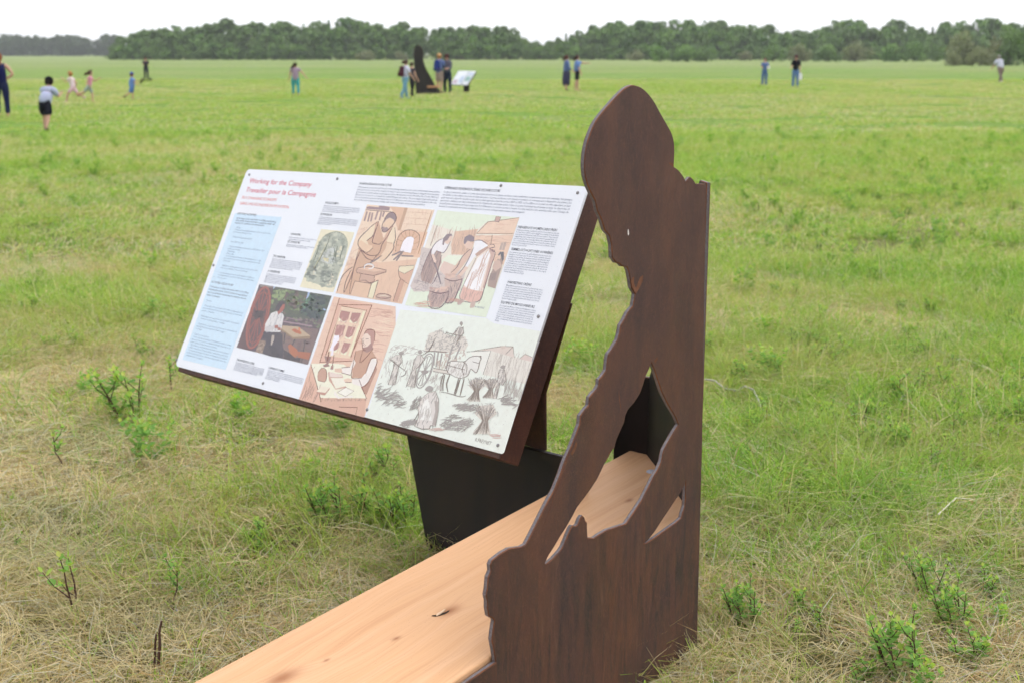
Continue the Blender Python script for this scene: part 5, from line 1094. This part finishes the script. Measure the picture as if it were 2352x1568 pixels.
    skin_obj('body', V, E_, [tuple(x * H for x in r_) if isinstance(r_, tuple) else r_ * H for r_ in Rd], roots, sk, root)
    # shirt
    c = sp['top']; slv = sp.get('sleeve', .75); tl = sp.get('hem', -.045)
    V2 = [pel + up * tl * H, waist, chest, nb + up * .004 * H]; R2 = [.106 * g, .094 * g, .096 * g, .052]; E2 = [(0, 1), (1, 2), (2, 3)]
    if slv > 0:
        for k in (0, 1):
            V2 += [sh[k], sh[k].lerp(el[k], min(1, slv))]; R2 += [.050 * g, .042 * g]; i = len(V2); E2 += [(3, i - 2), (i - 2, i - 1)]
            if slv > 1: V2.append(el[k].lerp(wr[k], slv - 1)); R2.append(.033); E2.append((i - 1, i))
    else:
        for k in (0, 1): V2 += [sh[k].lerp(nb, .35)]; R2 += [.046]; E2.append((3, len(V2) - 1))
    skin_obj('shirt', V2, E2, [r_ * H for r_ in R2], {0}, cloth(c), root)
    # trousers / shorts / skirt
    c = sp.get('bottom'); ll = sp.get('leg_len', 1.0)
    if c:
        if sp.get('skirt'):
            m_ = (knee[0] + knee[1]) / 2; z_ = pel.lerp(m_, 1.0) if ll <= .55 else pel.lerp((ank[0] + ank[1]) / 2, ll)
            skin_obj('skirt', [waist, pel, pel.lerp(z_, .5), z_], [(0, 1), (1, 2), (2, 3)], [.080 * g * H, .110 * g * H, .120 * g * H, .125 * g * H], {0}, cloth(c), root)
        else:
            V3 = [waist, pel]; R3 = [.078 * g, .092 * g]; E3 = [(0, 1)]
            for k in (0, 1):
                V3 += [hip[k] - Vector((0, 0, .02 * H)), hip[k].lerp(knee[k], .5)]; R3 += [.066 * g, .060 * g]; i = len(V3); E3 += [(1, i - 2), (i - 2, i - 1)]
                if ll <= .55: V3.append(hip[k].lerp(knee[k], .95 if ll > .4 else .75)); R3.append(.056 * g); E3.append((i - 1, i))
                else:
                    V3 += [knee[k], ank[k] + (knee[k] - ank[k]) * (1 - ll) * 1.4]; R3 += [.047, .042]; E3 += [(i - 1, i), (i, i + 1)]
            skin_obj('trousers' if ll > .55 else 'shorts', V3, E3, [r_ * H for r_ in R3], {0}, cloth(c), root)
    for k in (0, 1):
        sc_ = sp.get('shoe', '3a3436')
        if sc_: skin_obj('shoe', [ank[k] - Vector((0, .018 * H, .008 * H)), ank[k] + Vector((0, .02 * H, -.012 * H)), toe[k] + Vector((0, .006 * H, 0))], [(0, 1), (1, 2)], [.030 * H, .029 * H, .022 * H], {0}, cloth(sc_), root)
    # hair and hat
    def shell(name, r_, cen, cut, mat, brim=None):
        V4, F4 = [], []; nu, nv = 14, 9
        for j in range(nv + 1):
            for i in range(nu):
                t = math.pi * j / nv; a = 2 * math.pi * i / nu
                V4.append(cen + (Vector((1, 0, 0)) * math.sin(t) * math.cos(a) * r_[0] + hfw * math.sin(t) * math.sin(a) * r_[1] + hup * math.cos(t) * r_[2]))
        for j in range(nv):
            for i in range(nu):
                t = math.pi * (j + .5) / nv; a = 2 * math.pi * (i + .5) / nu; y_, z_ = math.sin(t) * math.sin(a), math.cos(t)
                if cut(y_, z_): F4.append((j * nu + i, j * nu + (i + 1) % nu, (j + 1) * nu + (i + 1) % nu, (j + 1) * nu + i))
        o = mesh(name, V4, F4, mat, root, smooth=True)
        sm = o.modifiers.new('solid', 'SOLIDIFY'); sm.thickness = .006 * H
        return o
    hr = (.054 * H * hd, .062 * H * hd, .062 * H * hd); hc = hm - hfw * .002 * H
    if sp.get('hair'):
        o = shell('hair', hr, hc, lambda y_, z_: z_ > .35 or y_ < .25 - .5 * max(0, z_) and z_ > -.75, cloth(sp['hair']))
        lgth = sp.get('hair_len', 0)
        if lgth:
            dx = Vector(sp.get('hair_dir', (0, -.5, -1))).normalized(); p0 = hm - hfw * .035 * H
            skin_obj('hair_fall', [p0, p0 + dx * lgth * .35 * H - hfw * .02 * H, p0 + dx * lgth * .7 * H - hfw * .015 * H, p0 + dx * lgth * H], [(0, 1), (1, 2), (2, 3)], [.046 * H * hd, .044 * H, .036 * H, .014 * H], {0}, cloth(sp['hair']), root)
    if sp.get('hat'):
        o = shell('cap', tuple(x * 1.07 for x in hr), hc + hup * .006 * H, lambda y_, z_: z_ > .05, cloth(sp['hat']))
        c0 = hc + hup * .010 * H + hfw * .05 * H * hd; V5 = []
        for zz in (0, .008 * H):
            for k in range(9):
                a = math.pi * k / 8; V5.append(c0 + Vector((math.cos(a) * .05 * H, 0, 0)) + hfw * (math.sin(a) * .055 * H) + hup * (zz - .01 * H * math.sin(a)))
        F5 = [tuple(range(9))[::-1], tuple(range(9, 18))] + [(k, k + 1, k + 10, k + 9) for k in range(8)] + [(8, 0, 9, 17)]
        mesh('cap_brim', V5, F5, cloth(sp['hat']), o)
    for s in (-1, 1):
        e0 = jaw + hup * .045 * H * hd ** .5 + hfw * .040 * H * hd + Vector((s * .017 * H, 0, 0)); r_ = .006 * H
        mesh('eye', [e0 + Vector(v) * r_ for v in ((1, 0, 0), (-1, 0, 0), (0, 1, 0), (0, -1, 0), (0, 0, 1), (0, 0, -1))], [(0, 2, 4), (2, 1, 4), (1, 3, 4), (3, 0, 4), (2, 0, 5), (1, 2, 5), (3, 1, 5), (0, 3, 5)], cloth('2a2422'), root)
    M = Matrix.Translation(base) @ Matrix.Rotation(R(yaw), 4, 'Z')
    return dict(root=root, H=H, base=base, M=M, chest=M @ chest, hand=[M @ h[0] for h in hd_], up=(M.to_3x3() @ up), back=-(M.to_3x3() @ fw), side=M.to_3x3() @ Vector((1, 0, 0)), waist=M @ waist, elbow=[M @ e for e in el])
ZIG = ((38, 60, 2), (-30, 25, 2))
PPL = {}
PPL['woman'] = person(8, 268, 139, 20, 'woman in navy sleeveless top and jeans at the left picture edge', dict(top='1c1f4a', bottom='1f2547', hair='7c4a34', hair_len=.16, sleeve=0, akimbo=True, arms=((5, 9, 12), (-14, 34, 38)), shoe='caa08c', girth=1.12))
PPL['boy'] = person(108, 302, 193, -12, 'boy in black cap, grey shirt and black shorts walking away', dict(kid=True, hs=1.06, lean=30, top='aeb2cc', bottom='1d1d26', leg_len=.5, hat='15161c', hair='241c1a', arms=((42, 2, 70), (40, 0, 75)), legs=((22, 22, 5), (-14, 18, 6)), girth=1.25, sleeve=.9, shoe='4a3a38'))
PPL['girl_a'] = person(170, 236, 173, 84, 'fair haired girl in pale pink running left', dict(kid=True, hs=1.08, lean=10, top='dcc8cc', bottom='d8b4c0', leg_len=.35, hair='a8784e', arms=((50, 8, 90), (-45, 8, 60)), legs=((42, 30, 2), (-35, 35, 2)), sleeve=.6, shoe='d8c0c0'))
PPL['girl_b'] = person(207, 236, 174, -84, 'dark haired girl in pink top and grey shorts running right', dict(kid=True, hs=1.08, lean=12, top='dc98b0', bottom='98a4a0', leg_len=.5, hair='4a3230', hair_len=.20, hair_dir=(0, -1, -.55), arms=((40, 8, 80), (-30, 8, 60)), legs=((18, 20, 2), (-42, 30, 2)), sleeve=.5, shoe='b07c70'))
PPL['toddler'] = person(305, 233, 174, -70, 'toddler in blue cap and blue striped clothes holding a dark toy', dict(kid=True, lean=4, top='6f8cc0', bottom='5a7ab4', leg_len=.5, hat='3446a0', hair='6a5040', arms=((62, 8, 20), (30, 8, 30)), legs=((4, 4, 3), (-26, 35, 3)), girth=1.2, sleeve=.8, shoe='33323c'))
PPL['rider'] = person(337, 187, 140, 200, 'person in dark clothes riding a two wheeled board', dict(top='2c2634', bottom='23243a', hair='3c2a24', hair_len=.1, arms=((30, 8, 70), (30, 8, 70)), sleeve=.9))
PPL['teal'] = person(680, 221, 149, 8, 'long haired woman in flowered top and teal trousers walking away', dict(top='a08a9c', bottom='3c9aa0', hair='33241f', hair_len=.20, hair_dir=(-.6, -.5, -.5), arms=((10, 16, 12), (-12, 44, 8)), legs=((10, 10, 3), (-8, 12, 3)), sleeve=.5, hem=-.09, leg_len=.92, girth=1.2, shoe='c8a8a0'))
PPL['pack'] = person(931, 227, 142, -58, 'woman in white shirt and light jeans with a maroon backpack', dict(top='c8c4dc', bottom='6f96ac', hair='4a342e', hair_len=.10, hair_dir=(0, -1, -.35), lean=4, head=12, arms=((8, 9, 18), (20, 9, 20)), legs=((14, 8, 3), (-14, 14, 3)), girth=1.1, sleeve=.9, shoe='8098a8'))
PPL['dark'] = person(947, 223, 147, -50, 'person in dark trousers half hidden beside the far steel figure', dict(top='4c4450', bottom='25242c', hair='3a2a24', arms=((18, 9, 20), (10, 9, 18)), legs=((10, 8, 3), (-6, 8, 3)), sleeve=.5, shoe='1e1c20'))
PPL['tan'] = person(1010, 214, 129, -35, 'man in tan shorts and straw hat with a blue backpack', dict(top='6878a8', bottom='a08c84', leg_len=.55, hat='c8a070', hair='a87c50', arms=((30, 12, 60), (30, 12, 60)), girth=1.12, sleeve=.8, shoe='7a6258'))
PPL['grey'] = person(1028, 214, 130, 150, 'man in dark grey pullover and dark jeans holding his hands together', dict(top='585664', bottom='232c3e', hair='2a2022', hat='4a2828', arms=((22, 10, 62), (22, 10, 62)), girth=1.1, sleeve=1.7, legs=((2, 2, 7), (-2, 2, 7)), shoe='2c3040', head=14))
PPL['jacket'] = person(1301, 209, 131, -80, 'woman in blue jacket and long patterned dark skirt', dict(top='5c6c98', bottom='3c3a54', skirt=True, leg_len=.88, hair='4a302e', hair_len=.12, arms=((8, 10, 30), (12, 10, 40)), sleeve=1.6, hem=-.08, girth=1.1))
PPL['point'] = person(1325, 209, 131.5, -86, 'woman in blue shirt and black shorts pointing to the right', dict(top='6c86bc', bottom='191820', leg_len=.42, hair='3c2826', hair_len=.12, arms=((84, 4, 4), (12, 8, 10)), sleeve=.9, hem=-.05, shoe='c09a88', girth=1.05, legs=((6, 4, 3), (-6, 4, 3))))
PPL['blue_boy'] = person(1755, 198, 137, 175, 'boy in blue shirt and jeans holding something white', dict(top='5a6c9c', bottom='4a6496', hair='2a2220', arms=((24, 10, 70), (24, 10, 70)), hs=1.0, sleeve=.8, shoe='46587a', girth=.95))
PPL['black'] = person(1826, 201, 133, 165, 'young man in black shirt and jeans', dict(top='1c1a20', bottom='5876a8', hair='3a2422', hat='4a2430', arms=((6, 9, 10), (18, 9, 60)), sleeve=.8, shoe='4a5a80', girth=1.05))
PPL['white'] = person(2296, 191, 132, 20, 'man in white shirt and brown trousers stooping away on the right', dict(top='c4c4d4', bottom='7c6c66', hair='8c8884', lean=22, arms=((20, 12, 20), (25, 10, 30)), legs=((-24, 10, 3), (16, 8, 3)), girth=1.25, sleeve=.9, shoe='d0c8c4'))
# what they carry and ride
def backpack(p, c, label):
    H = p['H']; ctr = p['chest'] + p['back'] * .115 * H - p['up'] * .03 * H; bm = bmesh.new()
    pts = [(-.085, -.05, -.15), (.085, -.05, -.15), (.095, .055, -.14), (-.095, .055, -.14), (-.075, -.05, .12), (.075, -.05, .12), (.065, .03, .135), (-.065, .03, .135)]
    rx, ry, rz = p['side'], p['back'], p['up']
    o = empty('backpack', ctr - p['up'] * .15 * H, label, 'backpack')
    V = [(rx * a + ry * b_ + rz * (c_ + .15)) * H for a, b_, c_ in pts]
    bag = mesh('bag', V, [(0, 3, 2, 1), (4, 5, 6, 7), (0, 1, 5, 4), (1, 2, 6, 5), (2, 3, 7, 6), (3, 0, 4, 7)], cloth(c), o); bevel(bag, .025 * H, 3)
    V = [(rx * a + ry * b_ + rz * (c_ + .15)) * H for a, b_, c_ in ((-.06, .05, -.12), (.06, .05, -.12), (.055, .085, -.11), (-.055, .085, -.11), (-.06, .05, -.02), (.06, .05, -.02), (.05, .08, -.03), (-.05, .08, -.03))]
    bevel(mesh('front_pocket', V, [(0, 3, 2, 1), (4, 5, 6, 7), (0, 1, 5, 4), (1, 2, 6, 5), (2, 3, 7, 6), (3, 0, 4, 7)], cloth(c), o), .012 * H, 2)
    for s in (-1, 1):
        v, f = tube_geo([(rx * s * .06 + ry * -.05 + rz * .25) * H, (rx * s * .075 + ry * -.10 + rz * .285) * H, (rx * s * .08 + ry * -.185 + rz * .24) * H, (rx * s * .09 + ry * -.19 + rz * .12) * H, (rx * s * .085 + ry * -.06 + rz * .02) * H], [.012 * H] * 5, 6)
        mesh('strap', v, f, cloth('2a2428'), o)
backpack(PPL['pack'], '4a2430', 'maroon backpack worn by the woman in light jeans'); backpack(PPL['tan'], '2c3a78', 'blue backpack worn by the man in tan shorts')
r_ = PPL['rider']; o = empty('hoverboard', r_['base'] - Vector((0, 0, .02)), 'black two wheeled board under the far rider', 'hoverboard')
v, f = prism([(-.22, -.09, .06), (.22, -.09, .06), (.22, .09, .06), (-.22, .09, .06)], [(-.22, -.08, .12), (.22, -.08, .12), (.22, .08, .12), (-.22, .08, .12)]); bevel(mesh('deck', v, f, cloth('1c1a1e'), o), .015, 2)
for s in (-1, 1):
    V, Fc = [], []
    for x_, rr_ in ((-.05, .10), (-.03, .125), (.03, .125), (.05, .10)):
        for k in range(16): V.append((s * .28 + x_, rr_ * math.cos(k * .3927), .125 + rr_ * math.sin(k * .3927)))
    for j in range(3):
        for k in range(16): Fc.append((j * 16 + k, j * 16 + (k + 1) % 16, (j + 1) * 16 + (k + 1) % 16, (j + 1) * 16 + k))
    Fc += [tuple(range(16)), tuple(range(48, 64))]; mesh('wheel', V, Fc, cloth('161417'), o)
r_['root'].location.z += .11
def held(name, p, k, size, c, label, cat, drop=0.0):
    h = p['hand'][k] - Vector((0, 0, drop)); sx, sy, sz = size; rg = random.Random(3)
    V = [(a * sx * rg.uniform(.8, 1.1), b_ * sy * rg.uniform(.8, 1.1), c_ * sz) for c_, q in ((-1, 1), (1, .6)) for a, b_ in ((-q, -q), (q, -q), (q, q), (-q, q))]
    o = mesh(name, V, [(0, 3, 2, 1), (4, 5, 6, 7), (0, 1, 5, 4), (1, 2, 6, 5), (2, 3, 7, 6), (3, 0, 4, 7)], cloth(c)); o.location = h; bevel(o, min(size) * .4, 3); return tag(o, label, cat)
held('carrier_bag', PPL['black'], 0, (.12, .07, .19), 'e0dde0', 'white bag hanging from the hand of the man in black', 'bag', .2)
held('toy', PPL['toddler'], 0, (.05, .05, .07), '1e1c22', 'small dark toy held out by the toddler in blue', 'toy')
held('paper', PPL['blue_boy'], 0, (.10, .03, .07), 'e6e2e4', 'white sheet held by the boy in blue', 'paper')

# ------------------------------------------------------------------ far steel figure and its sign
fz = lambda s: [(885.2 + x * .1008, 94.8 + y * .1008) for x, y in s]
fo = [(640, 300), (648, 210), (675, 130), (720, 95), (775, 100), (825, 150), (862, 220), (868, 290), (856, 380), (872, 470), (905, 570), (965, 700), (1020, 800), (1072, 880), (1130, 1000), (1210, 1090), (1285, 1192), (1270, 1230), (700, 1225), (682, 1000), (672, 800), (655, 560)]
FB = at_z(975, 217, 0.0); FU = Vector((math.cos(R(20)), math.sin(R(20)), 0)); FN = Vector((FU.y, -FU.x, 0))
fig2 = empty('steel_figure_bench', FB, 'distant dark steel figure with a short wooden bench among visitors', 'bench')
def fpl(p): q = on_plane(p[0], p[1], FB, FN) - FB; return (q.dot(FU), q.z)
plate('figure_plate', [fpl(p) for p in fz(fo)], [], FB, FU, UP, .02, fig2, [DSTEEL, EDGE, RUST], .003)
a0 = on_plane(*fz([(1010, 1045)])[0], FB, FN) - FB; fd = Vector((math.cos(R(-8)), math.sin(R(-8)), 0)); fn_ = Vector((fd.y, -fd.x, 0))
c4 = [a0 + fd * l + fn_ * w for l, w in ((-.4, -.42), (.42, -.42), (.42, .06), (-.4, .06))]
V, Fc = prism([(p.x, p.y, a0.z - .03) for p in c4], [(p.x, p.y, a0.z + .05) for p in c4]); mesh('seat_plank', V, Fc, plain('far_plank', (0.52, 0.27, 0.15), .7), fig2)
c4 = [a0 + fd * l + fn_ * w for l, w in ((-.3, -.36), (.36, -.36), (.36, .0), (-.3, .0))]
V, Fc = prism([(p.x, p.y, -.05) for p in c4], [(p.x, p.y, a0.z - .032) for p in c4]); mesh('bench_base', V, Fc, DSTEEL, fig2)
SB = at_z(1071.5, 212.7, 0.0); az2 = R(-55); su = Vector((math.cos(az2), math.sin(az2), 0)); sn = Vector((math.sin(az2), -math.cos(az2), 0)); ti = R(38); sv_ = UP * math.cos(ti) - sn * math.sin(ti); snn = su.cross(sv_)
sign2 = empty('information_sign', SB, 'distant white information sign on a black post beside the far steel figure', 'information sign')
sc0 = Vector((-.17, 0, .70)) - Vector((0, 0, 0))
def s3(a, b_, z): return sc0 + su * a + sv_ * b_ + snn * z
def sbox(name, x0, x1, y0, y1, z0, z1, m):
    V, Fc = prism([s3(x, y, z0) for x, y in ((x0, y0), (x1, y0), (x1, y1), (x0, y1))], [s3(x, y, z1) for x, y in ((x0, y0), (x1, y0), (x1, y1), (x0, y1))]); return mesh(name, V, Fc, m, sign2)
bd2 = sbox('panel_board', -.78, .78, -.42, .42, -.01, 0, WHITE); sbox('tray', -.76, .76, -.41, .41, -.08, -.0105, DSTEEL)
for x0, x1, y0, y1, c in ((-.7, -.3, -.36, -.12, 'c9b8c4'), (-.2, .1, -.3, .1, 'c4d0e4'), (.18, .24, -.42, .42, '8a98a0'), (.3, .7, -.2, .1, '9fc0b8'), (.32, .72, .18, .3, 'b9c4d8')):
    V = [s3(x, y, .002) for x, y in ((x0, y0), (x1, y0), (x1, y1), (x0, y1))]; mesh('picture', V, [(0, 1, 2, 3)], cloth(c), bd2)
c4 = [(.0, -.1), (.28, -.1), (.28, .1), (.0, .1)]; V, Fc = prism([(x - .14, y, -.05) for x, y in c4], [(x - .14, y, .52) for x, y in c4]); mesh('pedestal', V, Fc, DSTEEL, sign2)

# ------------------------------------------------------------------ small shrubs in the grass
def shoot_leaf_mat():
    b = NB('shoot_leaves'); a = b.n('Attribute', attribute_name='tone').outputs['Fac']; rnd = b.n('ObjectInfo').outputs['Random']
    col = b.ramp(a, [(0.0, (0.15, 0.32, 0.075)), (0.5, (0.28, 0.50, 0.10)), (0.8, (0.50, 0.64, 0.13)), (1.0, (0.60, 0.58, 0.17))])
    col = b.mix(b.math('MULTIPLY', rnd, .3), col, (0.18, 0.34, 0.11))
    return b.leafy(col, .45, .75)
SLEAF = shoot_leaf_mat(); STEMM = plain('shoot_stem', (0.10, 0.055, 0.042), .8, .2, .3, 60)
def shoot_meshes(seed, nst, h, bare, pairs, leaf, spread=.25):
    rg = np.random.default_rng(seed); tubes = []; V = []; Fc = []; T = []
    def leaf_at(p, d, s_, tone):
        d = d.normalized(); side = d.cross(UP); side = side.normalized() if side.length > .1 else Vector((1, 0, 0)); up_ = side.cross(d); w = s_ * .36
        o = len(V); m1 = p + d * s_ * .5; 
        for q in (p, m1 - side * w + up_ * s_ * .06, p + d * s_ * .25 - side * w * .75 + up_ * s_ * .03, p + d * s_ * .8 - side * w * .65 + up_ * s_ * .02, p + d * s_ - up_ * s_ * .06, p + d * s_ * .8 + side * w * .65 + up_ * s_ * .02, m1 + side * w + up_ * s_ * .06, p + d * s_ * .25 + side * w * .75 + up_ * s_ * .03): V.append(tuple(q))
        Fc.append((o, o + 2, o + 1, o + 3, o + 4)); Fc.append((o, o + 4, o + 5, o + 6, o + 7)); T.extend([tone] * 8)
    for k in range(nst):
        a = rg.uniform(0, 6.28); hh = h * rg.uniform(.7, 1.05); p = Vector((rg.normal(0, .012), rg.normal(0, .012), -.02)); pts = [p.copy()]; ln = spread * rg.uniform(.4, 1.2)
        for j in range(5): p = p + Vector((math.cos(a) * ln * hh / 5 + rg.normal(0, .006), math.sin(a) * ln * hh / 5 + rg.normal(0, .006), hh / 5)); pts.append(p.copy())
        tubes.append(tube_geo(pts, [.0040, .0036, .0032, .0026, .0020, .0011], 5))
        axes = [(pts, bare, pairs)]
        for _ in range(rg.integers(1, 3)):
            j = int(rg.integers(2, 5)); a2 = rg.uniform(0, 6.28); l2 = hh * rg.uniform(.2, .4); q = pts[j]; bp = [q, q + Vector((math.cos(a2) * l2 * .5, math.sin(a2) * l2 * .5, l2 * .5)), q + Vector((math.cos(a2) * l2 * .8, math.sin(a2) * l2 * .8, l2))]
            tubes.append(tube_geo(bp, [.002, .0016, .001], 5)); axes.append((bp, .25, max(2, pairs // 2)))
        for ax, b0, np_ in axes:
            for m in range(np_):
                t = b0 + (1 - b0) * (m + .6) / np_; t = min(.999, t); f_ = t * (len(ax) - 1); i = int(f_); p = ax[i].lerp(ax[i + 1], f_ - i); ang = rg.uniform(0, 3.14) if m == 0 else ang + 1.5
                young = max(0, (t - .55) / .45)
                for s in (0, math.pi):
                    el_ = rg.uniform(.05, .5) + young * .5; d = Vector((math.cos(ang + s) * math.cos(el_), math.sin(ang + s) * math.cos(el_), math.sin(el_)))
                    leaf_at(p, d, leaf * rg.uniform(.7, 1.15) * (1 - .35 * young), min(1, max(0, rg.uniform(.05, .55) + young * rg.uniform(.1, .55))))
            leaf_at(ax[-1], Vector((rg.normal(0, .4), rg.normal(0, .4), 1)), leaf * .6, min(1, rg.uniform(.6, 1)))
    v, f = merge(tubes); st = bpy.data.meshes.new('stem'); st.from_pydata([tuple(p) for p in v], [], f); st.materials.append(STEMM)
    fo_ = bpy.data.meshes.new('foliage'); fo_.from_pydata(V, [], Fc); at = fo_.attributes.new('tone', 'FLOAT', 'POINT'); at.data.foreach_set('value', np.array(T, np.float32)); fo_.materials.append(SLEAF)
    return st, fo_
SH = [shoot_meshes(1, 2, .26, .45, 6, .036), shoot_meshes(2, 3, .22, .25, 7, .034, .35), shoot_meshes(3, 1, .28, .5, 7, .034), shoot_meshes(4, 5, .26, .2, 9, .034, .4), shoot_meshes(5, 4, .20, .1, 8, .036, .5), shoot_meshes(6, 2, .24, .72, 3, .036, .2)]
def shoot(px, py_base, h_px, i, label, group=None, rz=None):
    p = ground_point(px, py_base); d = (p - CAM).length; s = (1.12 if group is None else 1.0) * h_px / F_PX * d / (.26, .22, .28, .26, .20, .24)[i] * 1.02
    o = empty('shrub_shoot', p, label, 'shrub', group, random.uniform(0, 6.28) if rz is None else rz); o.scale = (s, s, s)
    for nm, me in zip(('stem', 'foliage'), SH[i]): q = bpy.data.objects.new(nm, me); COL.objects.link(q); q.parent = o
for a in ((306, 985, 140, 3, 'tall leaning leafy shoot left of the panel, below its lower left corner'), (405, 915, 120, 2, 'leafy shoot directly below the lower left corner of the panel'), (155, 1095, 130, 2, 'thin leaning shoot with yellow green tip near the left edge'),
    (334, 1040, 80, 2, 'short leafy shoot beside the tall leaning one'), (215, 1090, 40, 4, 'low leafy sprig left of the panel on straw grass'), (48, 1275, 60, 2, 'small leafy shoot close to the left picture edge'), (178, 1420, 150, 5, 'two stemmed shoot with bare reddish stems and leaves on top'),
    (388, 1415, 140, 2, 'single slender leafy shoot in the lower left grass'), (592, 1275, 80, 4, 'low broad leaved sprig left of the bench shadow'), (775, 1225, 130, 3, 'leafy cluster in the shade left of the dark pedestal'), (835, 1215, 120, 1, 'upright shoot between leafy cluster and pedestal'),
    (895, 1225, 110, 1, 'leafy shoot close to the left edge of the pedestal'), (940, 1230, 115, 3, 'leafy shoot touching the left edge of the pedestal'), (880, 1120, 90, 4, 'pale leafed sprig below the middle of the panel'), (920, 1280, 50, 4, 'low dark sprig in the shadow behind the plank'),
    (1722, 1452, 120, 3, 'large leafy shoot right of the steel plate in the lower grass'), (1832, 1420, 80, 1, 'leafy shoot with a bare stem right of the large one'), (1838, 1480, 70, 2, 'small shoot just below and right of the large leafy shoot'), (1880, 1470, 90, 2, 'slender yellow tipped shoot in the lower right grass'),
    (2130, 1395, 110, 3, 'dense leafy shoot beside the pale litter on the right'), (2200, 1460, 120, 3, 'dark leafy clump with round leaves on the right'), (2270, 1390, 80, 1, 'leafy shoot near the right edge above the clump'), (2085, 1575, 160, 3, 'large yellow tipped shrub at the bottom right'), (1980, 1585, 70, 4, 'low broad leaf sprig left of the bottom right shrub'),
    (2230, 1540, 90, 4, 'low leafy sprig right of the bottom shrub'), (2020, 975, 60, 1, 'dark little shrub in the grass right of the twig'), (2040, 1250, 60, 2, 'thin shoot in the middle of the right hand grass'), (1960, 1090, 60, 1, 'leafy shoot below the dark little shrub'), (2140, 1100, 70, 0, 'leafy shoot amid straw on the right'), (1690, 1080, 70, 3, 'leafy tuft right of the steel plate near the curved twig')):
    shoot(*a)
rs = random.Random(21); cnt = 0
def zone(px, py):
    if px < 1500: return 'left of the panel' if py > 560 else 'behind the panel on the left'
    if py < 560: return 'far to the right of the steel head'
    return ('close to the steel plate' if px < 1850 else 'midway to the right picture edge' if px < 2120 else 'near the right picture edge') + (', high' if py < 760 else ', low')
while cnt < 130:
    px = rs.uniform(1600, 2352) if rs.random() < .72 else rs.uniform(0, 1400); py = rs.uniform(430, 1060) if px > 1600 else rs.uniform(430, 840)
    if 390 < px < 1380 and py > 395 + (px - 400) * .02: continue
    p = ground_point(px, py); cnt += 1; d = (p - CAM).length
    shoot(px, py, rs.uniform(.10, .20) / d * F_PX, rs.choice([0, 1, 3, 3, 4, 1]), 'small leafy shoot in the grass ' + zone(px, py), 'small shoots in the mid field grass on the ' + ('right' if px > 1500 else 'left'))
# low weeds mixed into the grass (stuff)
weed_col = bpy.data.collections.new('weed_tufts')
for k, i in enumerate((1, 3, 4)): weed_col.objects.link(bpy.data.objects.new('weed_%d' % k, SH[i][1]))
WP, WI, WR, WS_ = [], [], [], []
for x, y in wedge_points(2.6, 30, 1.5, 1.0):
    g_ = vnoise(x, y, 3.0, 8) + (.18 if x > .6 else 0)
    if g_ < .52 or (y < 4.6 and g_ < .8): continue
    WP.append((x, y, ground_z(x, y) - .01)); WI.append(rs.randint(0, 2)); WR.append((rs.uniform(-.3, .3), rs.uniform(-.3, .3), rs.uniform(0, 6.28))); WS_.append(rs.uniform(.5, 1.0) * (1 + y * .012))
scatter('low_weeds', WP, WI, WR, WS_, weed_col, 'low light green weeds mixed into the grass')['category'] = 'weeds'
# dead sticks and twigs
def stick(name, pix, r0, r1, mat, label, cat='stick', lift=0.0, up_px=None):
    p0 = ground_point(*pix[0]); pts = []
    for k, (x, y) in enumerate(pix):
        if up_px: q = on_plane(x, y, p0, Vector((0, -1, 0)))
        else: q = ground_point(x, y) + Vector((0, 0, lift + .02 * math.sin(k * 1.7)))
        pts.append(q)
    n = len(pts); v, f = tube_geo([p - p0 for p in pts], [r0 + (r1 - r0) * k / (n - 1) for k in range(n)], 6)
    o = mesh(name, v, f, mat); o.location = p0; return tag(o, label, cat)
stick('dead_stick', [(372, 1562), (364, 1520), (367, 1480), (366, 1450), (371, 1425)], .0055, .0035, STEMM, 'grey brown dead stick standing at the bottom left', up_px=True)
stick('dead_stick', [(358, 1562), (355, 1520), (357, 1470), (359, 1455)], .004, .003, STEMM, 'thin reddish dead stick beside the taller standing one', up_px=True)
stick('fallen_twig', [(1612, 912), (1640, 925), (1662, 932), (1690, 932), (1708, 934), (1728, 945), (1742, 960), (1752, 985)], .0055, .003, plain('pale_twig', (0.46, 0.42, 0.40), .8), 'pale curved twig lying in the grass right of the plate', 'twig', .10)
stick('dry_stalk', [(2150, 1240), (2190, 1212), (2225, 1200), (2240, 1196)], .003, .002, plain('pale_stalk', (0.62, 0.58, 0.46), .8), 'pale dry stalk arching over the right hand grass', 'stalk', .10)

# ------------------------------------------------------------------ thin summer haze
b = NB('haze_air'); pv = b.n('VolumePrincipled', {'Color': (0.95, 0.97, 1.0), 'Density': 0.00026, 'Anisotropy': 0.0}); b.t.links.new(pv.outputs[0], b.out.inputs['Volume'])
V, Fc = prism([(-1500, -60, -2.0), (1500, -60, -2.0), (1500, 1500, -2.0), (-1500, 1500, -2.0)], [(-1500, -60, 22.0), (1500, -60, 22.0), (1500, 1500, 22.0), (-1500, 1500, 22.0)])
tag(mesh('haze', V, Fc, b.m), 'thin pale haze over the field', 'haze', kind='stuff')
